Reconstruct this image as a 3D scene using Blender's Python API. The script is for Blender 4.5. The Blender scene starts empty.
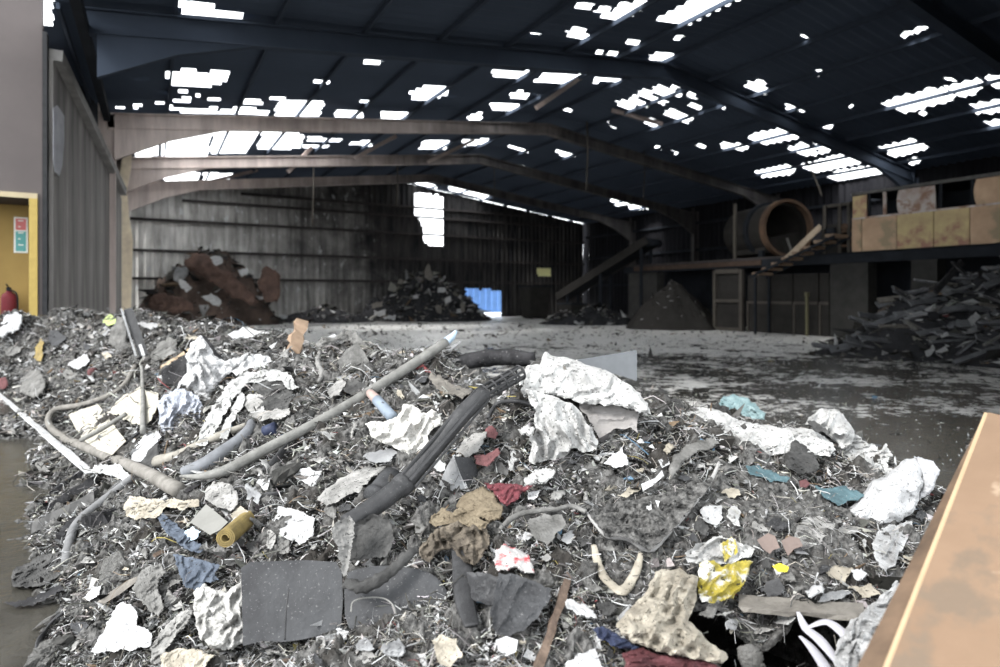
import bpy, bmesh, math, random
import numpy as np
from mathutils import Vector, geometry

SC = bpy.context.scene
COL = SC.collection
random.seed(7); RNG = np.random.default_rng(7)

# ------------------------------------------------------------------ camera, sky, exposure
F, CX, HY, CAMZ = 600.0, 500.0, 295.0, 1.5          # focal px, centre column, horizon row, eye height
YAW = math.radians(30); CS, SN = math.cos(YAW), math.sin(YAW)
cam = bpy.data.cameras.new('camera'); camo = bpy.data.objects.new('camera', cam); COL.objects.link(camo)
camo.location = (0, 0, CAMZ); camo.rotation_euler = (math.pi/2, 0, -YAW)
cam.sensor_width = 36; cam.lens = 36*F/1000; cam.shift_y = -(333.5-HY)/1000; cam.clip_end = 300; cam.clip_start = .05
cam.dof.use_dof = True; cam.dof.focus_distance = 2.9; cam.dof.aperture_fstop = 1.7
SC.camera = camo
world = bpy.data.worlds.new('overcast_sky'); SC.world = world; world.use_nodes = True
bg = world.node_tree.nodes['Background']; bg.inputs[0].default_value = (.93, .97, 1.0, 1); bg.inputs[1].default_value = 1.0
sun = bpy.data.lights.new('veiled_sun', 'SUN'); suno = bpy.data.objects.new('veiled_sun', sun); COL.objects.link(suno)
sun.energy = 1.5; sun.angle = math.radians(16); sun.color = (1, .985, .96)
suno.rotation_euler = Vector((.80, .10, -.72)).to_track_quat('-Z', 'Y').to_euler()
vs = SC.view_settings
vs.view_transform = 'Standard'; vs.look = 'None'; vs.exposure = 2.5; vs.gamma = 1; vs.use_curve_mapping = False
SC.cycles.use_denoising = True; SC.cycles.max_bounces = 6; SC.cycles.diffuse_bounces = 4

# ------------------------------------------------------------------ numpy noise
_perm = np.random.default_rng(3).permutation(256); _perm = np.concatenate([_perm, _perm])
_grad = np.random.default_rng(4).normal(size=(256, 3)); _grad /= np.linalg.norm(_grad, axis=1)[:, None]
def pn(p):
    p = np.asarray(p, float); i = np.floor(p).astype(int); f = p-i; i &= 255
    w = f*f*f*(f*(f*6-15)+10); out = 0
    for dx in (0, 1):
        for dy in (0, 1):
            for dz in (0, 1):
                h = _perm[_perm[_perm[(i[:, 0]+dx) & 255]+((i[:, 1]+dy) & 255)]+((i[:, 2]+dz) & 255)]
                g = _grad[h]; d = f-np.array([dx, dy, dz])
                ww = (w[:, 0] if dx else 1-w[:, 0])*(w[:, 1] if dy else 1-w[:, 1])*(w[:, 2] if dz else 1-w[:, 2])
                out = out+ww*(g*d).sum(1)
    return out*1.5
def fbm(p, octv=4, gain=.5, lac=2.03):
    a = 1; s = 0; p = np.asarray(p, float)
    for k in range(octv):
        s = s+a*pn(p+k*17.3); p = p*lac; a *= gain
    return s
def ridged(p, octv=3, gain=.5):
    a = 1; s = 0; p = np.asarray(p, float)
    for k in range(octv):
        s = s+a*(.5-np.abs(pn(p+k*9.1))*2); p = p*2.1; a *= gain
    return s

def crease(p, sd, k=7):                                # flat facets meeting in sharp folds, like crumpled paper or film
    r_ = np.random.default_rng(sd); p = np.asarray(p, float); q = p+.35*np.column_stack([pn(p*.8+sd), pn(p*.8+sd+31), pn(p*.8+sd+67)]); s = 0
    for i in range(k):
        d = r_.normal(size=3); d /= np.linalg.norm(d); f = .45*1.32**i; t = q@d*f+r_.random(); s = s+np.abs(2*(t-np.floor(t+.5)))/f**.85
    return (s/k-.75)*1.6
# ------------------------------------------------------------------ pixels to places
def c2w(X, Y, Z):                                   # camera ground axes -> world (building) axes
    return np.stack([X*CS+Y*SN, -X*SN+Y*CS, Z+0*X], -1)
def w2c(P):
    P = np.atleast_2d(P); return P[:, 0]*CS-P[:, 1]*SN, P[:, 0]*SN+P[:, 1]*CS
def at(px, py, Y):                                  # the point on the pixel's line at forward distance Y
    px, py, Y = (np.asarray(q, float) for q in (px, py, Y))
    return c2w((px-CX)/F*Y, Y, CAMZ+(HY-py)/F*Y)
def on_floor(px, py): return at(px, py, CAMZ*F/(py-HY))
def on_u(px, py, u):
    d = at(px, py, 1.0)-np.array([0, 0, CAMZ]); t = u/d[0]; return np.array([0, 0, CAMZ])+d*t
def on_v(px, py, v):
    d = at(px, py, 1.0)-np.array([0, 0, CAMZ]); t = v/d[1]; return np.array([0, 0, CAMZ])+d*t

# ------------------------------------------------------------------ materials
MATS = {}
TONE = dict(ash_dirt=.42, debris_chips=.62, ashy_grey_cloth=.36, charred_dark_cloth=.5, dusty_black_rubber=.34, dusty_grey_rubber_sheet=.34, charred_timber=.5, grey_weathered_wood=.4, pale_split_wood=.6, brown_burnt_wood=.5,
  weathered_grey_pole=.55, sooty_sheet_metal=.55, faded_red_mesh=.5, sooty_pink_cloth=.45, scorched_foam=.42, beige_brown_rag=.4, faded_blue_denim=.34, turquoise_plastic=.34, mustard_rubber=.4, yellow_plastic_wrap=.42, dark_blue_plastic=.6, maroon_plastic=.6,
  sooty_paper=.62, stained_cream_paper=.58, dirty_white_plastic=.9, clean_white_plastic=.85, crumpled_white_paper=.8, white_red_print=.5, grey_brown_pipe=.6, flared_beige_tube=.65, blue_grey_duct=.6, dull_grey_hose=.5, ash_covered_bag=.55, plain_grey_card=.36, sooty_white_cloth=.8, blue_white_sack=.62, cream_card=.5, clear_grey_wrap=.6,
  translucent_grey_film=.6, pale_sheet_edge=.6, shaded_bag_lining=.45, pinkish_card=.35, raw_brown_timber=.7, pale_blue_film=.6, milky_plastic=.45, pale_turquoise_net=.5, ribbed_grey_panel=.8, grey_charred_timber=.6, smoke_stained_render=.7, lime_scrap=.6, bright_yellow_film=.5, pale_blue_cup=.6,
  ochre_painted_wall=.9, raw_plywood=.8, stained_brown_batten=.8, pale_blue_print=.55, pale_pink_print=.6)                       # colour factor per material, tuned to foreground brightness
def rgb(c): return (c[0], c[1], c[2], 1)
def mat(name, c1, c2=None, rough=.8, scale=8, detail=6, contrast=.25, bump=.0, bscale=None, metal=0, speck=None, spscale=70, spth=.62,
        stretch=(1, 1, 1), c3=None, c3th=.6, c3scale=3, spec=.06, attr=False, trans=0):
    if name in MATS: return MATS[name]
    tk = TONE.get(name, 1); sc_ = lambda c: None if c is None else tuple(v*tk for v in c); c1, c2, c3, speck = sc_(c1), sc_(c2), sc_(c3), sc_(speck)
    m = bpy.data.materials.new(name); m.use_nodes = True; nt = m.node_tree; N = nt.nodes; L = nt.links
    b = N['Principled BSDF']; b.inputs['Roughness'].default_value = rough; b.inputs['Metallic'].default_value = metal
    b.inputs['Specular IOR Level'].default_value = spec
    if trans: b.inputs['Transmission Weight'].default_value = trans
    tc = N.new('ShaderNodeTexCoord'); mp = N.new('ShaderNodeMapping'); mp.inputs['Scale'].default_value = stretch
    L.new(tc.outputs['Object'], mp.inputs[0])
    def noise(s, d, off=0):
        n = N.new('ShaderNodeTexNoise'); n.inputs['Scale'].default_value = s; n.inputs['Detail'].default_value = d
        n.inputs['Roughness'].default_value = .62
        if off:
            m2 = N.new('ShaderNodeMapping'); m2.inputs['Location'].default_value = (off, off*.7, off*1.3); L.new(mp.outputs[0], m2.inputs[0]); L.new(m2.outputs[0], n.inputs[0])
        else: L.new(mp.outputs[0], n.inputs[0])
        return n.outputs['Fac']
    def ramp(fac, lo, hi):
        r = N.new('ShaderNodeMapRange'); r.inputs['From Min'].default_value = lo; r.inputs['From Max'].default_value = hi
        L.new(fac, r.inputs['Value']); return r.outputs[0]
    def mix(fac, a, bb):
        x = N.new('ShaderNodeMix'); x.data_type = 'RGBA'; L.new(fac, x.inputs[0])
        for s, v in ((6, a), (7, bb)):
            if isinstance(v, tuple): x.inputs[s].default_value = rgb(v)
            else: L.new(v, x.inputs[s])
        return x.outputs[2]
    c2 = c2 or tuple(v*.6 for v in c1)
    col = mix(ramp(noise(scale, detail), .5-contrast, .5+contrast), c2, c1)
    if c3: col = mix(ramp(noise(c3scale, 5, 3.7), c3th-.05, c3th+.05), col, c3)
    if speck: col = mix(ramp(noise(spscale, 3, 7.7), spth-.03, spth+.03), col, speck)
    if attr:
        a = N.new('ShaderNodeAttribute'); a.attribute_name = 'Col'
        x = N.new('ShaderNodeMix'); x.data_type = 'RGBA'; x.blend_type = 'MULTIPLY'; x.inputs[0].default_value = 1
        L.new(a.outputs['Color'], x.inputs[6]); L.new(col, x.inputs[7]); col = x.outputs[2]
    L.new(col, b.inputs['Base Color'])
    if bump:
        bp = N.new('ShaderNodeBump'); bp.inputs['Strength'].default_value = bump; bp.inputs['Distance'].default_value = .02
        L.new(noise(bscale or scale*3, 8, 1.1), bp.inputs['Height']); L.new(bp.outputs[0], b.inputs['Normal'])
    MATS[name] = m; return m

# ------------------------------------------------------------------ objects
def tag(o, label=None, cat=None, group=None, kind=None):
    if label: o['label'] = label
    if cat: o['category'] = cat
    if group: o['group'] = group
    if kind: o['kind'] = kind
    return o
def obj(name, V, Fc, m, parent=None, smooth=False, origin=None, col=None):
    V = np.asarray(V, float).reshape(-1, 3)
    o_ = np.array(origin, float) if origin is not None else np.array([V[:, 0].mean(), V[:, 1].mean(), V[:, 2].min()])
    me = bpy.data.meshes.new(name)
    if isinstance(Fc, np.ndarray):                      # fast path for big even meshes
        nf, k = Fc.shape; me.vertices.add(len(V)); me.vertices.foreach_set('co', (V-o_).ravel()); me.loops.add(nf*k); me.loops.foreach_set('vertex_index', Fc.astype(np.int32).ravel())
        me.polygons.add(nf); me.polygons.foreach_set('loop_start', np.arange(0, nf*k, k, dtype=np.int32)); me.polygons.foreach_set('loop_total', np.full(nf, k, np.int32)); me.update(calc_edges=True)
    else: me.from_pydata((V-o_).tolist(), [], [list(map(int, f)) for f in Fc])
    me.polygons.foreach_set('use_smooth', [bool(smooth)]*len(me.polygons))
    if col is not None:
        a = me.color_attributes.new('Col', 'FLOAT_COLOR', 'POINT'); c = np.ones((len(V), 4)); c[:, :3] = col; a.data.foreach_set('color', c.ravel())
    me.materials.append(m); me.update()
    ob = bpy.data.objects.new(name, me); COL.objects.link(ob)
    ob.location = o_
    if parent is not None:
        ob.parent = parent; ob.location = Vector(o_)-abs_loc(parent)
    return ob
def abs_loc(o):
    l = o.location.copy()
    while o.parent: o = o.parent; l = l+o.location
    return l
def empty(name, loc, label=None, cat=None, group=None, kind=None):
    e = bpy.data.objects.new(name, None); COL.objects.link(e); e.location = Vector([float(q) for q in loc]); e.empty_display_size = .1
    return tag(e, label, cat, group, kind)
class MB:
    def __init__(s): s.V = []; s.F = []; s.n = 0
    def add(s, V, Fc):
        V = np.asarray(V, float).reshape(-1, 3); s.V.append(V); s.F += [[i+s.n for i in f] for f in Fc]; s.n += len(V); return s
    def box(s, a, b):
        x0, y0, z0 = a; x1, y1, z1 = b
        return s.add([(x0,y0,z0),(x1,y0,z0),(x1,y1,z0),(x0,y1,z0),(x0,y0,z1),(x1,y0,z1),(x1,y1,z1),(x0,y1,z1)], BOXF)
    def hexa(s, low, high): return s.add(list(low)+list(high), BOXF)      # four bottom + four top corners
    def bar(s, p, q, w, h, up=(0, 0, 1)):
        p = Vector(p); q = Vector(q); d = (q-p).normalized(); sd = d.cross(Vector(up))
        sd = sd.normalized() if sd.length > 1e-4 else Vector((1, 0, 0)); u = sd.cross(d)
        c = []
        for e in (p, q): c += [e-sd*w/2-u*h/2, e+sd*w/2-u*h/2, e+sd*w/2+u*h/2, e-sd*w/2+u*h/2]
        return s.add([tuple(v) for v in c], BOXF)
    def build(s, name, m, parent=None, smooth=False, origin=None): return obj(name, np.concatenate(s.V), s.F, m, parent, smooth, origin)
BOXF = [(3,2,1,0),(4,5,6,7),(0,1,5,4),(1,2,6,5),(2,3,7,6),(3,0,4,7)]
def catmull(P, n):
    P = np.asarray(P, float)
    if len(P) == 2: return P[0]+(P[1]-P[0])*np.linspace(0, 1, n+1)[:, None]
    Q = np.vstack([2*P[0]-P[1], P, 2*P[-1]-P[-2]]); out = []
    for i in range(1, len(Q)-2):
        t = np.linspace(0, 1, n, endpoint=False)[:, None]
        a, b, c, d = Q[i-1], Q[i], Q[i+1], Q[i+2]
        out.append(.5*((2*b)+(c-a)*t+(2*a-5*b+4*c-d)*t*t+(3*b-a-3*c+d)*t**3))
    return np.vstack(out+[P[-1:]])
def tube_mesh(P, r, sides=12, n=8, flat=(1, 1), wob=0, hollow=False, twist=0, wsc=30):
    P = np.asarray(P, float); k = len(P); R = np.broadcast_to(np.asarray(r, float), (k,)) if np.ndim(r) == 0 else np.asarray(r, float)
    C = catmull(np.column_stack([P, R]), n); C, R = C[:, :3], np.maximum(C[:, 3], 5e-4)
    T = np.gradient(C, axis=0); T /= np.linalg.norm(T, axis=1)[:, None]+1e-9
    up = np.array([0, 0, 1.]) if abs(T[0, 2]) < .9 else np.array([1., 0, 0])
    V = []; a = np.linspace(0, 2*np.pi, sides, endpoint=False); s = np.cross(T[0], up); s /= np.linalg.norm(s)
    for i in range(len(C)):
        s = s-T[i]*(s@T[i]); s /= np.linalg.norm(s)+1e-9; u = np.cross(s, T[i])
        aa = a+twist*i/len(C)
        ca, sa = np.cos(a)*flat[0], np.sin(a)*flat[1]
        tw = twist*i/len(C); x = ca*math.cos(tw)-sa*math.sin(tw); y = ca*math.sin(tw)+sa*math.cos(tw)
        V.append(C[i]+R[i]*(x[:, None]*s+y[:, None]*u))
    V = np.vstack(V)
    if wob:
        ctr = np.repeat(C, sides, 0); d = V-ctr; V = ctr+d*(1+wob*fbm(V*wsc, 3)[:, None])
    Fc = [(i*sides+j, i*sides+(j+1) % sides, (i+1)*sides+(j+1) % sides, (i+1)*sides+j) for i in range(len(C)-1) for j in range(sides)]
    nv = len(V)
    if hollow:
        for end, ring in ((0, 0), (1, (len(C)-1)*sides)):
            c = C[0] if end == 0 else C[-1]; t = T[0] if end == 0 else -T[-1]; rr = V[ring:ring+sides]
            inn = c+(rr-c)*.82; dp = inn+t*R[0]*3
            b0 = len(V); V = np.vstack([V, inn, dp])
            for j in range(sides):
                j2 = (j+1) % sides
                q = [(ring+j, b0+j, b0+j2, ring+j2), (b0+j, b0+sides+j, b0+sides+j2, b0+j2)]
                Fc += q if end == 0 else [tuple(reversed(f)) for f in q]
            Fc.append(tuple(b0+sides+j for j in (range(sides) if end == 0 else reversed(range(sides)))))
    else:
        Fc.append(tuple(reversed(range(sides)))); Fc.append(tuple(range(nv-sides, nv)))
    return V, Fc
def tube(name, P, r, m, parent=None, smooth=True, **kw):
    V, Fc = tube_mesh(P, r, **kw); return obj(name, V, Fc, m, parent, smooth)

# ------------------------------------------------------------------ materials used
M_ash = mat('ash_dirt', (.26,.254,.245), (.018,.018,.018), .95, 32, 10, .16, .6, 90, c3=(.06,.055,.05), c3th=.56, c3scale=2.2, speck=(.5,.49,.47), spscale=130, spth=.7)  # dark tone also puts the shade of small gaps into the ash
M_chip = mat('debris_chips', (1,1,1), (.55,.55,.55), .9, 30, 4, .3, .4, 90, attr=True)
M_white = mat('dirty_white_plastic', (.40,.40,.392), (.16,.158,.154), .55, 9, 8, .2, .5, 30, speck=(.07,.068,.065), spscale=60, spth=.62, c3=(.24,.235,.23), c3th=.62, c3scale=16)
M_whitec = mat('clean_white_plastic', (.42,.42,.42), (.22,.22,.224), .5, 8, 7, .25, .4, 30, speck=(.12,.12,.12), spscale=80, spth=.62)
M_paper = mat('sooty_paper', (.40,.39,.375), (.11,.108,.104), .85, 9, 7, .2, .5, 40, speck=(.05,.05,.05), spscale=70, spth=.63)
M_cream = mat('stained_cream_paper', (.52,.48,.40), (.2,.175,.14), .85, 8, 7, .22, .5, 40, speck=(.06,.055,.05), spscale=60, spth=.64)
M_greycloth = mat('ashy_grey_cloth', (.42,.41,.395), (.13,.128,.12), .95, 10, 8, .2, .7, 60)
M_darkcloth = mat('charred_dark_cloth', (.13,.128,.125), (.03,.03,.03), .9, 9, 8, .22, .6, 50)
M_pole = mat('weathered_grey_pole', (.30,.295,.28), (.13,.128,.12), .7, 14, 6, .25, .3, 60, stretch=(1,1,1))
M_black = mat('dusty_black_rubber', (.10,.10,.104), (.035,.035,.037), .55, 11, 7, .22, .25, 60, spec=.2, speck=(.3,.3,.3), spscale=120, spth=.69)
M_plate = mat('dusty_grey_rubber_sheet', (.135,.138,.145), (.055,.055,.058), .6, 6, 8, .25, .25, 40, speck=(.26,.26,.26), spscale=110, spth=.66)
M_char = mat('charred_timber', (.065,.064,.067), (.014,.014,.015), .8, 12, 7, .22, .6, 40, stretch=(1,1,1), speck=(.34,.33,.32), spscale=60, spth=.68)
M_greywood = mat('grey_weathered_wood', (.36,.335,.30), (.17,.155,.14), .85, 14, 8, .22, .5, 40)
M_wood = mat('pale_split_wood', (.55,.44,.31), (.30,.22,.15), .8, 12, 7, .22, .4, 50)
M_brownwood = mat('brown_burnt_wood', (.27,.2,.155), (.08,.06,.05), .85, 18, 7, .25, .5, 50)
M_metal = mat('sooty_sheet_metal', (.42,.425,.43), (.15,.15,.155), .55, 5, 8, .25, .3, 30, metal=.25)
M_red = mat('faded_red_mesh', (.27,.075,.09), (.08,.035,.04), .7, 30, 5, .25, .6, 90, speck=(.6,.4,.4), spscale=60, spth=.66)
M_pink = mat('sooty_pink_cloth', (.27,.12,.125), (.11,.06,.06), .85, 20, 5, .25, .4, 60)
M_yellow = mat('yellow_plastic_wrap', (.62,.5,.07), (.35,.3,.08), .5, 16, 5, .2, .3, 40, c3=(.85,.84,.8), c3th=.55, c3scale=14, speck=(.08,.08,.06), spscale=50, spth=.64)
M_mustard = mat('mustard_rubber', (.5,.38,.15), (.2,.155,.08), .6, 14, 5, .25, .2, 40)
M_foam = mat('scorched_foam', (.42,.35,.25), (.17,.135,.095), .95, 12, 8, .25, .8, 60)
M_rag = mat('beige_brown_rag', (.34,.29,.23), (.06,.052,.045), .95, 12, 7, .2, .7, 50)
M_blue = mat('faded_blue_denim', (.24,.285,.36), (.06,.07,.09), .85, 14, 6, .25, .4, 50, speck=(.05,.05,.05), spscale=50, spth=.63)
M_turq = mat('turquoise_plastic', (.2,.33,.37), (.07,.11,.125), .6, 16, 5, .25, .3, 40, speck=(.5,.52,.5), spscale=60, spth=.66)
M_navy = mat('dark_blue_plastic', (.06,.075,.13), (.02,.022,.04), .4, 14, 5, .25, .3, 40)
M_maroon = mat('maroon_plastic', (.16,.06,.065), (.05,.025,.028), .45, 14, 5, .25, .3, 40)
M_concrete = mat('stained_concrete', (.04,.039,.037), (.02,.02,.019), .9, 2.2, 8, .25, .3, 12)
M_rust = mat('rusty_brown_steel', (.42,.345,.315), (.22,.18,.165), .85, 2.5, 8, .25, .3, 18)
M_rustd = mat('sooted_brown_steel', (.06,.053,.052), (.025,.023,.023), .85, 2.5, 8, .25, .3, 18)
M_soot = mat('soot_black_steel', (.024,.027,.033), (.010,.011,.013), .85, 1.6, 8, .3, .3, 10)
M_roof = mat('sooty_hazed_roof_sheet', (.068,.086,.12), (.045,.057,.08), .8, .35, 6, .3, .2, 8)  # blue haze under the roof is put into this sheet colour

M_roofd = mat('sooty_hazed_steel', (.05,.062,.085), (.032,.04,.055), .85, .6)  # same haze blue carried onto the purlins and nearer frames
# ------------------------------------------------------------------ setting: floor
def floor_material():
    m = bpy.data.materials.new('flooded_concrete'); m.use_nodes = True; nt = m.node_tree; N = nt.nodes; L = nt.links
    b = N['Principled BSDF']; tc = N.new('ShaderNodeTexCoord')
    def noise(s, d, r=.6, st=(1, 1, 1)):
        mp = N.new('ShaderNodeMapping'); mp.inputs['Scale'].default_value = st; L.new(tc.outputs['Object'], mp.inputs[0])
        n = N.new('ShaderNodeTexNoise'); n.inputs['Scale'].default_value = s; n.inputs['Detail'].default_value = d; n.inputs['Roughness'].default_value = r
        L.new(mp.outputs[0], n.inputs[0]); return n.outputs['Fac']
    def rng(f, a, b_, c=0, d=1):
        r = N.new('ShaderNodeMapRange'); r.inputs['From Min'].default_value = a; r.inputs['From Max'].default_value = b_
        r.inputs['To Min'].default_value = c; r.inputs['To Max'].default_value = d; L.new(f, r.inputs['Value']); return r.outputs[0]
    def math_(op, a, b_):
        x = N.new('ShaderNodeMath'); x.operation = op
        for k, v in ((0, a), (1, b_)):
            if isinstance(v, (int, float)): x.inputs[k].default_value = v
            else: L.new(v, x.inputs[k])
        return x.outputs[0]
    # the water lies in the middle of the slab; pale patches increase towards the back of the hall
    sep = N.new('ShaderNodeSeparateXYZ'); L.new(tc.outputs['Object'], sep.inputs[0])
    far = math_('ADD', math_('MULTIPLY', sep.outputs[0], SN), math_('MULTIPLY', sep.outputs[1], CS))
    pale_mask = math_('ADD', math_('ADD', rng(far, 4.5, 8, -.36, .005), rng(far, 13, 21, 0, .30)), noise(.45, 7, .65)); pale_mask = math_('ADD', pale_mask, math_('MULTIPLY', math_('SUBTRACT', noise(7, 6, .7), .5), .7))
    pale_mask = math_('ADD', pale_mask, math_('MULTIPLY', math_('SUBTRACT', noise(2.2, 8, .7, (1, 1, 1)), .5), .8)); pale_mask = rng(pale_mask, .50, .64)
    x = N.new('ShaderNodeMix'); x.data_type = 'RGBA'; L.new(pale_mask, x.inputs[0])
    x.inputs[6].default_value = (.035, .033, .028, 1); x.inputs[7].default_value = (.62, .61, .59, 1)
    y = N.new('ShaderNodeMix'); y.data_type = 'RGBA'; y.blend_type = 'MULTIPLY'; y.inputs[0].default_value = 1
    L.new(x.outputs[2], y.inputs[6])
    g = N.new('ShaderNodeCombineColor'); gv = rng(noise(3, 9, .7), .3, .7, .55, 1.15)
    for k in range(3): L.new(gv, g.inputs[k])
    L.new(g.outputs[0], y.inputs[7]); L.new(y.outputs[2], b.inputs['Base Color'])
    L.new(rng(pale_mask, 0, 1, .2, .42), b.inputs['Roughness'])
    b.inputs['Specular IOR Level'].default_value = .5
    bp = N.new('ShaderNodeBump'); bp.inputs['Strength'].default_value = .5; bp.inputs['Distance'].default_value = .03
    L.new(math_('ADD', noise(2.2, 6, .6), math_('MULTIPLY', noise(9, 4), .3)), bp.inputs['Height']); L.new(bp.outputs[0], b.inputs['Normal'])
    return m
fl = obj('floor', [(-60,-50,0),(70,-50,0),(70,90,0),(-60,90,0)], [(0,1,2,3)], floor_material(), origin=(0,0,0)); tag(fl, kind='structure')

# ------------------------------------------------------------------ setting: hall shell
UL, UR, UC, VF, VB, ZE, ZR = -1.1, 28.0, 13.45, 5.4, 36.0, 6.5, 8.3
FRAMES = [7.0, 13.3, 19.6, 25.2, 30.6]
def roof_z(u): return np.where(u < UC, ZE+.4+(u-UL)/(UC-UL)*(ZR-ZE), ZE+.4+(UR-u)/(UR-UC)*(ZR-ZE))
def to_roof(px, py):
    d = at(px, py, 1.0)-np.array([0, 0, CAMZ])
    for a, b, lo, hi in ((ZE+.4-UL*(ZR-ZE)/(UC-UL), (ZR-ZE)/(UC-UL), -9, UC), (ZE+.4+UR*(ZR-ZE)/(UR-UC), -(ZR-ZE)/(UR-UC), UC, 99)):
        t = (a-CAMZ)/(d[2]-b*d[0])
        if t > 0 and lo <= d[0]*t <= hi: return d[0]*t, d[1]*t
    t = (ZR+.4-CAMZ)/d[2]; return d[0]*t, d[1]*t
HOLES = [
 [(178,2),(215,4),(218,10),(245,12),(243,21),(180,16)], [(168,72),(192,69),(200,72),(228,72),(226,80),(212,87),(168,86)],
 [(164,108),(172,105),(175,109),(218,107),(218,114),(180,112)], [(220,108),(250,108),(268,110),(268,115),(222,114)], [(181,96),(192,96),(192,101),(183,100)], [(209,98),(219,98),(218,101),(210,101)],
 [(278,101),(322,101),(320,116),(274,115)], [(335,111),(362,111),(362,117),(336,117)], [(380,112),(408,113),(408,119),(380,119)],
 [(410,91),(432,85),(449,86),(447,94),(430,100),(412,99)], [(162,130),(212,130),(207,159),(163,160)], [(214,130),(261,131),(245,154),(210,154)],
 [(264,131),(305,134),(300,147),(285,150),(256,150)], [(133,147),(158,136),(158,156),(135,159)], [(163,171),(200,172),(198,183),(164,182)],
 [(203,172),(233,173),(228,181),(203,182)], [(307,137),(342,138),(340,141),(308,141)], [(303,144),(328,145),(328,148),(304,148)],
 [(350,141),(373,141),(371,146),(350,145)], [(424,141),(450,141),(446,149),(419,149)], [(463,140),(488,138),(486,145),(462,146)],
 [(468,116),(481,112),(482,121),(468,121)], [(493,69),(528,70),(526,77),(493,77)], [(535,80),(545,73),(582,74),(576,84),(536,82)],
 [(593,77),(611,77),(611,82),(595,82)], [(613,78),(621,78),(620,82),(613,82)], [(511,94),(521,91),(529,95),(528,99),(511,99)], [(490,104),(518,104),(516,111),(492,111)],
 [(508,145),(514,146),(529,151),(527,153),(508,148)], [(484,156),(500,161),(500,164),(484,159)], [(516,163),(531,169),(531,171),(517,166)], [(554,149),(565,152),(576,157),(563,157)],
 [(591,14),(606,7),(612,13),(625,2),(642,8),(632,18),(618,20),(592,14)], [(634,2),(645,1),(646,5),(636,6)], [(564,31),(580,27),(588,36),(585,41),(566,34)],
 [(657,18),(690,0),(700,-12),(752,-12),(735,2),(690,24)], [(626,40),(640,43),(640,47),(628,46)], [(649,54),(675,53),(672,61),(650,61)], [(597,52),(604,52),(603,55),(597,55)], [(607,53),(618,53),(616,56),(607,56)],
 [(615,103),(622,99),(637,107),(634,111)], [(629,99),(634,96),(649,104),(645,108)], [(637,94),(643,90),(669,101),(664,105)], [(648,92),(657,85),(681,95),(678,97)],
 [(663,114),(670,110),(692,118),(688,123)], [(642,120),(652,118),(659,125),(653,128)], [(687,105),(691,103),(701,108),(699,110)], [(708,99),(714,97),(728,105),(724,108)],
 [(720,142),(735,143),(748,148),(746,150),(722,147)], [(744,86),(750,82),(763,80),(768,90),(764,96),(748,90)], [(786,104),(789,104),(804,110),(803,113)],
 [(747,136),(782,127),(800,134),(797,138),(764,145)], [(789,148),(802,143),(818,151),(817,156),(803,155)], [(812,141),(820,139),(839,148),(822,154)],
 [(797,166),(850,152),(866,158),(864,163),(815,172)], [(755,171),(785,165),(796,169),(792,174),(763,178)], [(825,176),(838,170),(880,165),(890,170),(885,174),(838,181)],
 [(861,184),(893,177),(898,181),(870,188)], [(882,102),(935,88),(955,96),(952,100),(905,113)], [(945,87),(975,79),(985,85),(972,96),(955,94)],
 [(988,76),(1008,72),(1008,88),(992,86)], [(970,105),(1010,97),(1010,112),(980,113)], [(878,147),(913,139),(928,146),(924,150),(896,157)], [(908,160),(918,157),(921,161),(912,165)],
 [(733,145),(747,148),(746,151),(735,149)], [(985,122),(1005,117),(1005,127),(990,127)], [(414,180),(437,185),(437,188),(415,184)], [(447,185),(466,183),(490,195),(484,199),(450,190)],
 [(610,199),(622,196),(632,203),(616,206)], [(628,205),(648,204),(650,209),(630,210)], [(621,218),(632,217),(637,221),(624,222)], [(903,32),(912,29),(914,33),(905,36)], [(916,29),(925,26),(926,30),(918,32)],
 [(797,32),(803,33),(812,39),(806,39)], [(115,107),(125,105),(125,110),(115,110)], [(132,103),(142,104),(140,108),(132,108)], [(130,77),(151,77),(151,79),(131,79)], [(240,98),(262,100),(262,105),(245,104)],
]
def inside(U, V, poly):
    r = np.zeros(np.shape(U), bool); n = len(poly)
    for i in range(n):
        x0, y0 = poly[i]; x1, y1 = poly[(i+1) % n]
        c = ((y0 > V) != (y1 > V)) & (U < (x1-x0)*(V-y0)/((y1-y0) or 1e-9)+x0); r ^= c
    return r
hole_uv = [[to_roof(*p) for p in h] for h in HOLES]
for k in range(46):                                    # small burnt-through spots among the big gaps
    c = random.choice([(470+random.gauss(0,90),105+random.gauss(0,40)), (870+random.gauss(0,70),120+random.gauss(0,45)), (660+random.gauss(0,60),110+random.gauss(0,45)), (200+random.gauss(0,60),95+random.gauss(0,14))])
    if c[1] > 4 and c[1] < 190:
        u, v = to_roof(*c); w, h = random.uniform(.08,.3), random.uniform(.06,.16); hole_uv.append([(u-w,v-h),(u+w,v-h*.6),(u+w*.8,v+h),(u-w*.9,v+h*.8)])
hole_uv.append([(-2.6, 13), (-1.5, 13), (-1.75, 14.7), (-2.6, 14.7)]); hole_uv.append([(-1.7, 3), (-.4, 3), (-.97, 8), (-1.62, 13.25)])
ceil = empty('ceiling', (UC, VF, 0), kind='structure')
purl = [UL-1.3]+list(np.linspace(UL-.4, UR+.5, 17)); purl[9] = UC; DU, DV = .2, .1
def corr(v): return .035*np.sign(np.sin(v*2*np.pi/.3))*np.minimum(1, np.abs(np.sin(v*2*np.pi/.3))*1.6)
vb = [-1.5, 2.0, VF]+FRAMES[0:]+[VB+.15]  # bays past the hall front are unseen, added to shade the foreground
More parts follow.
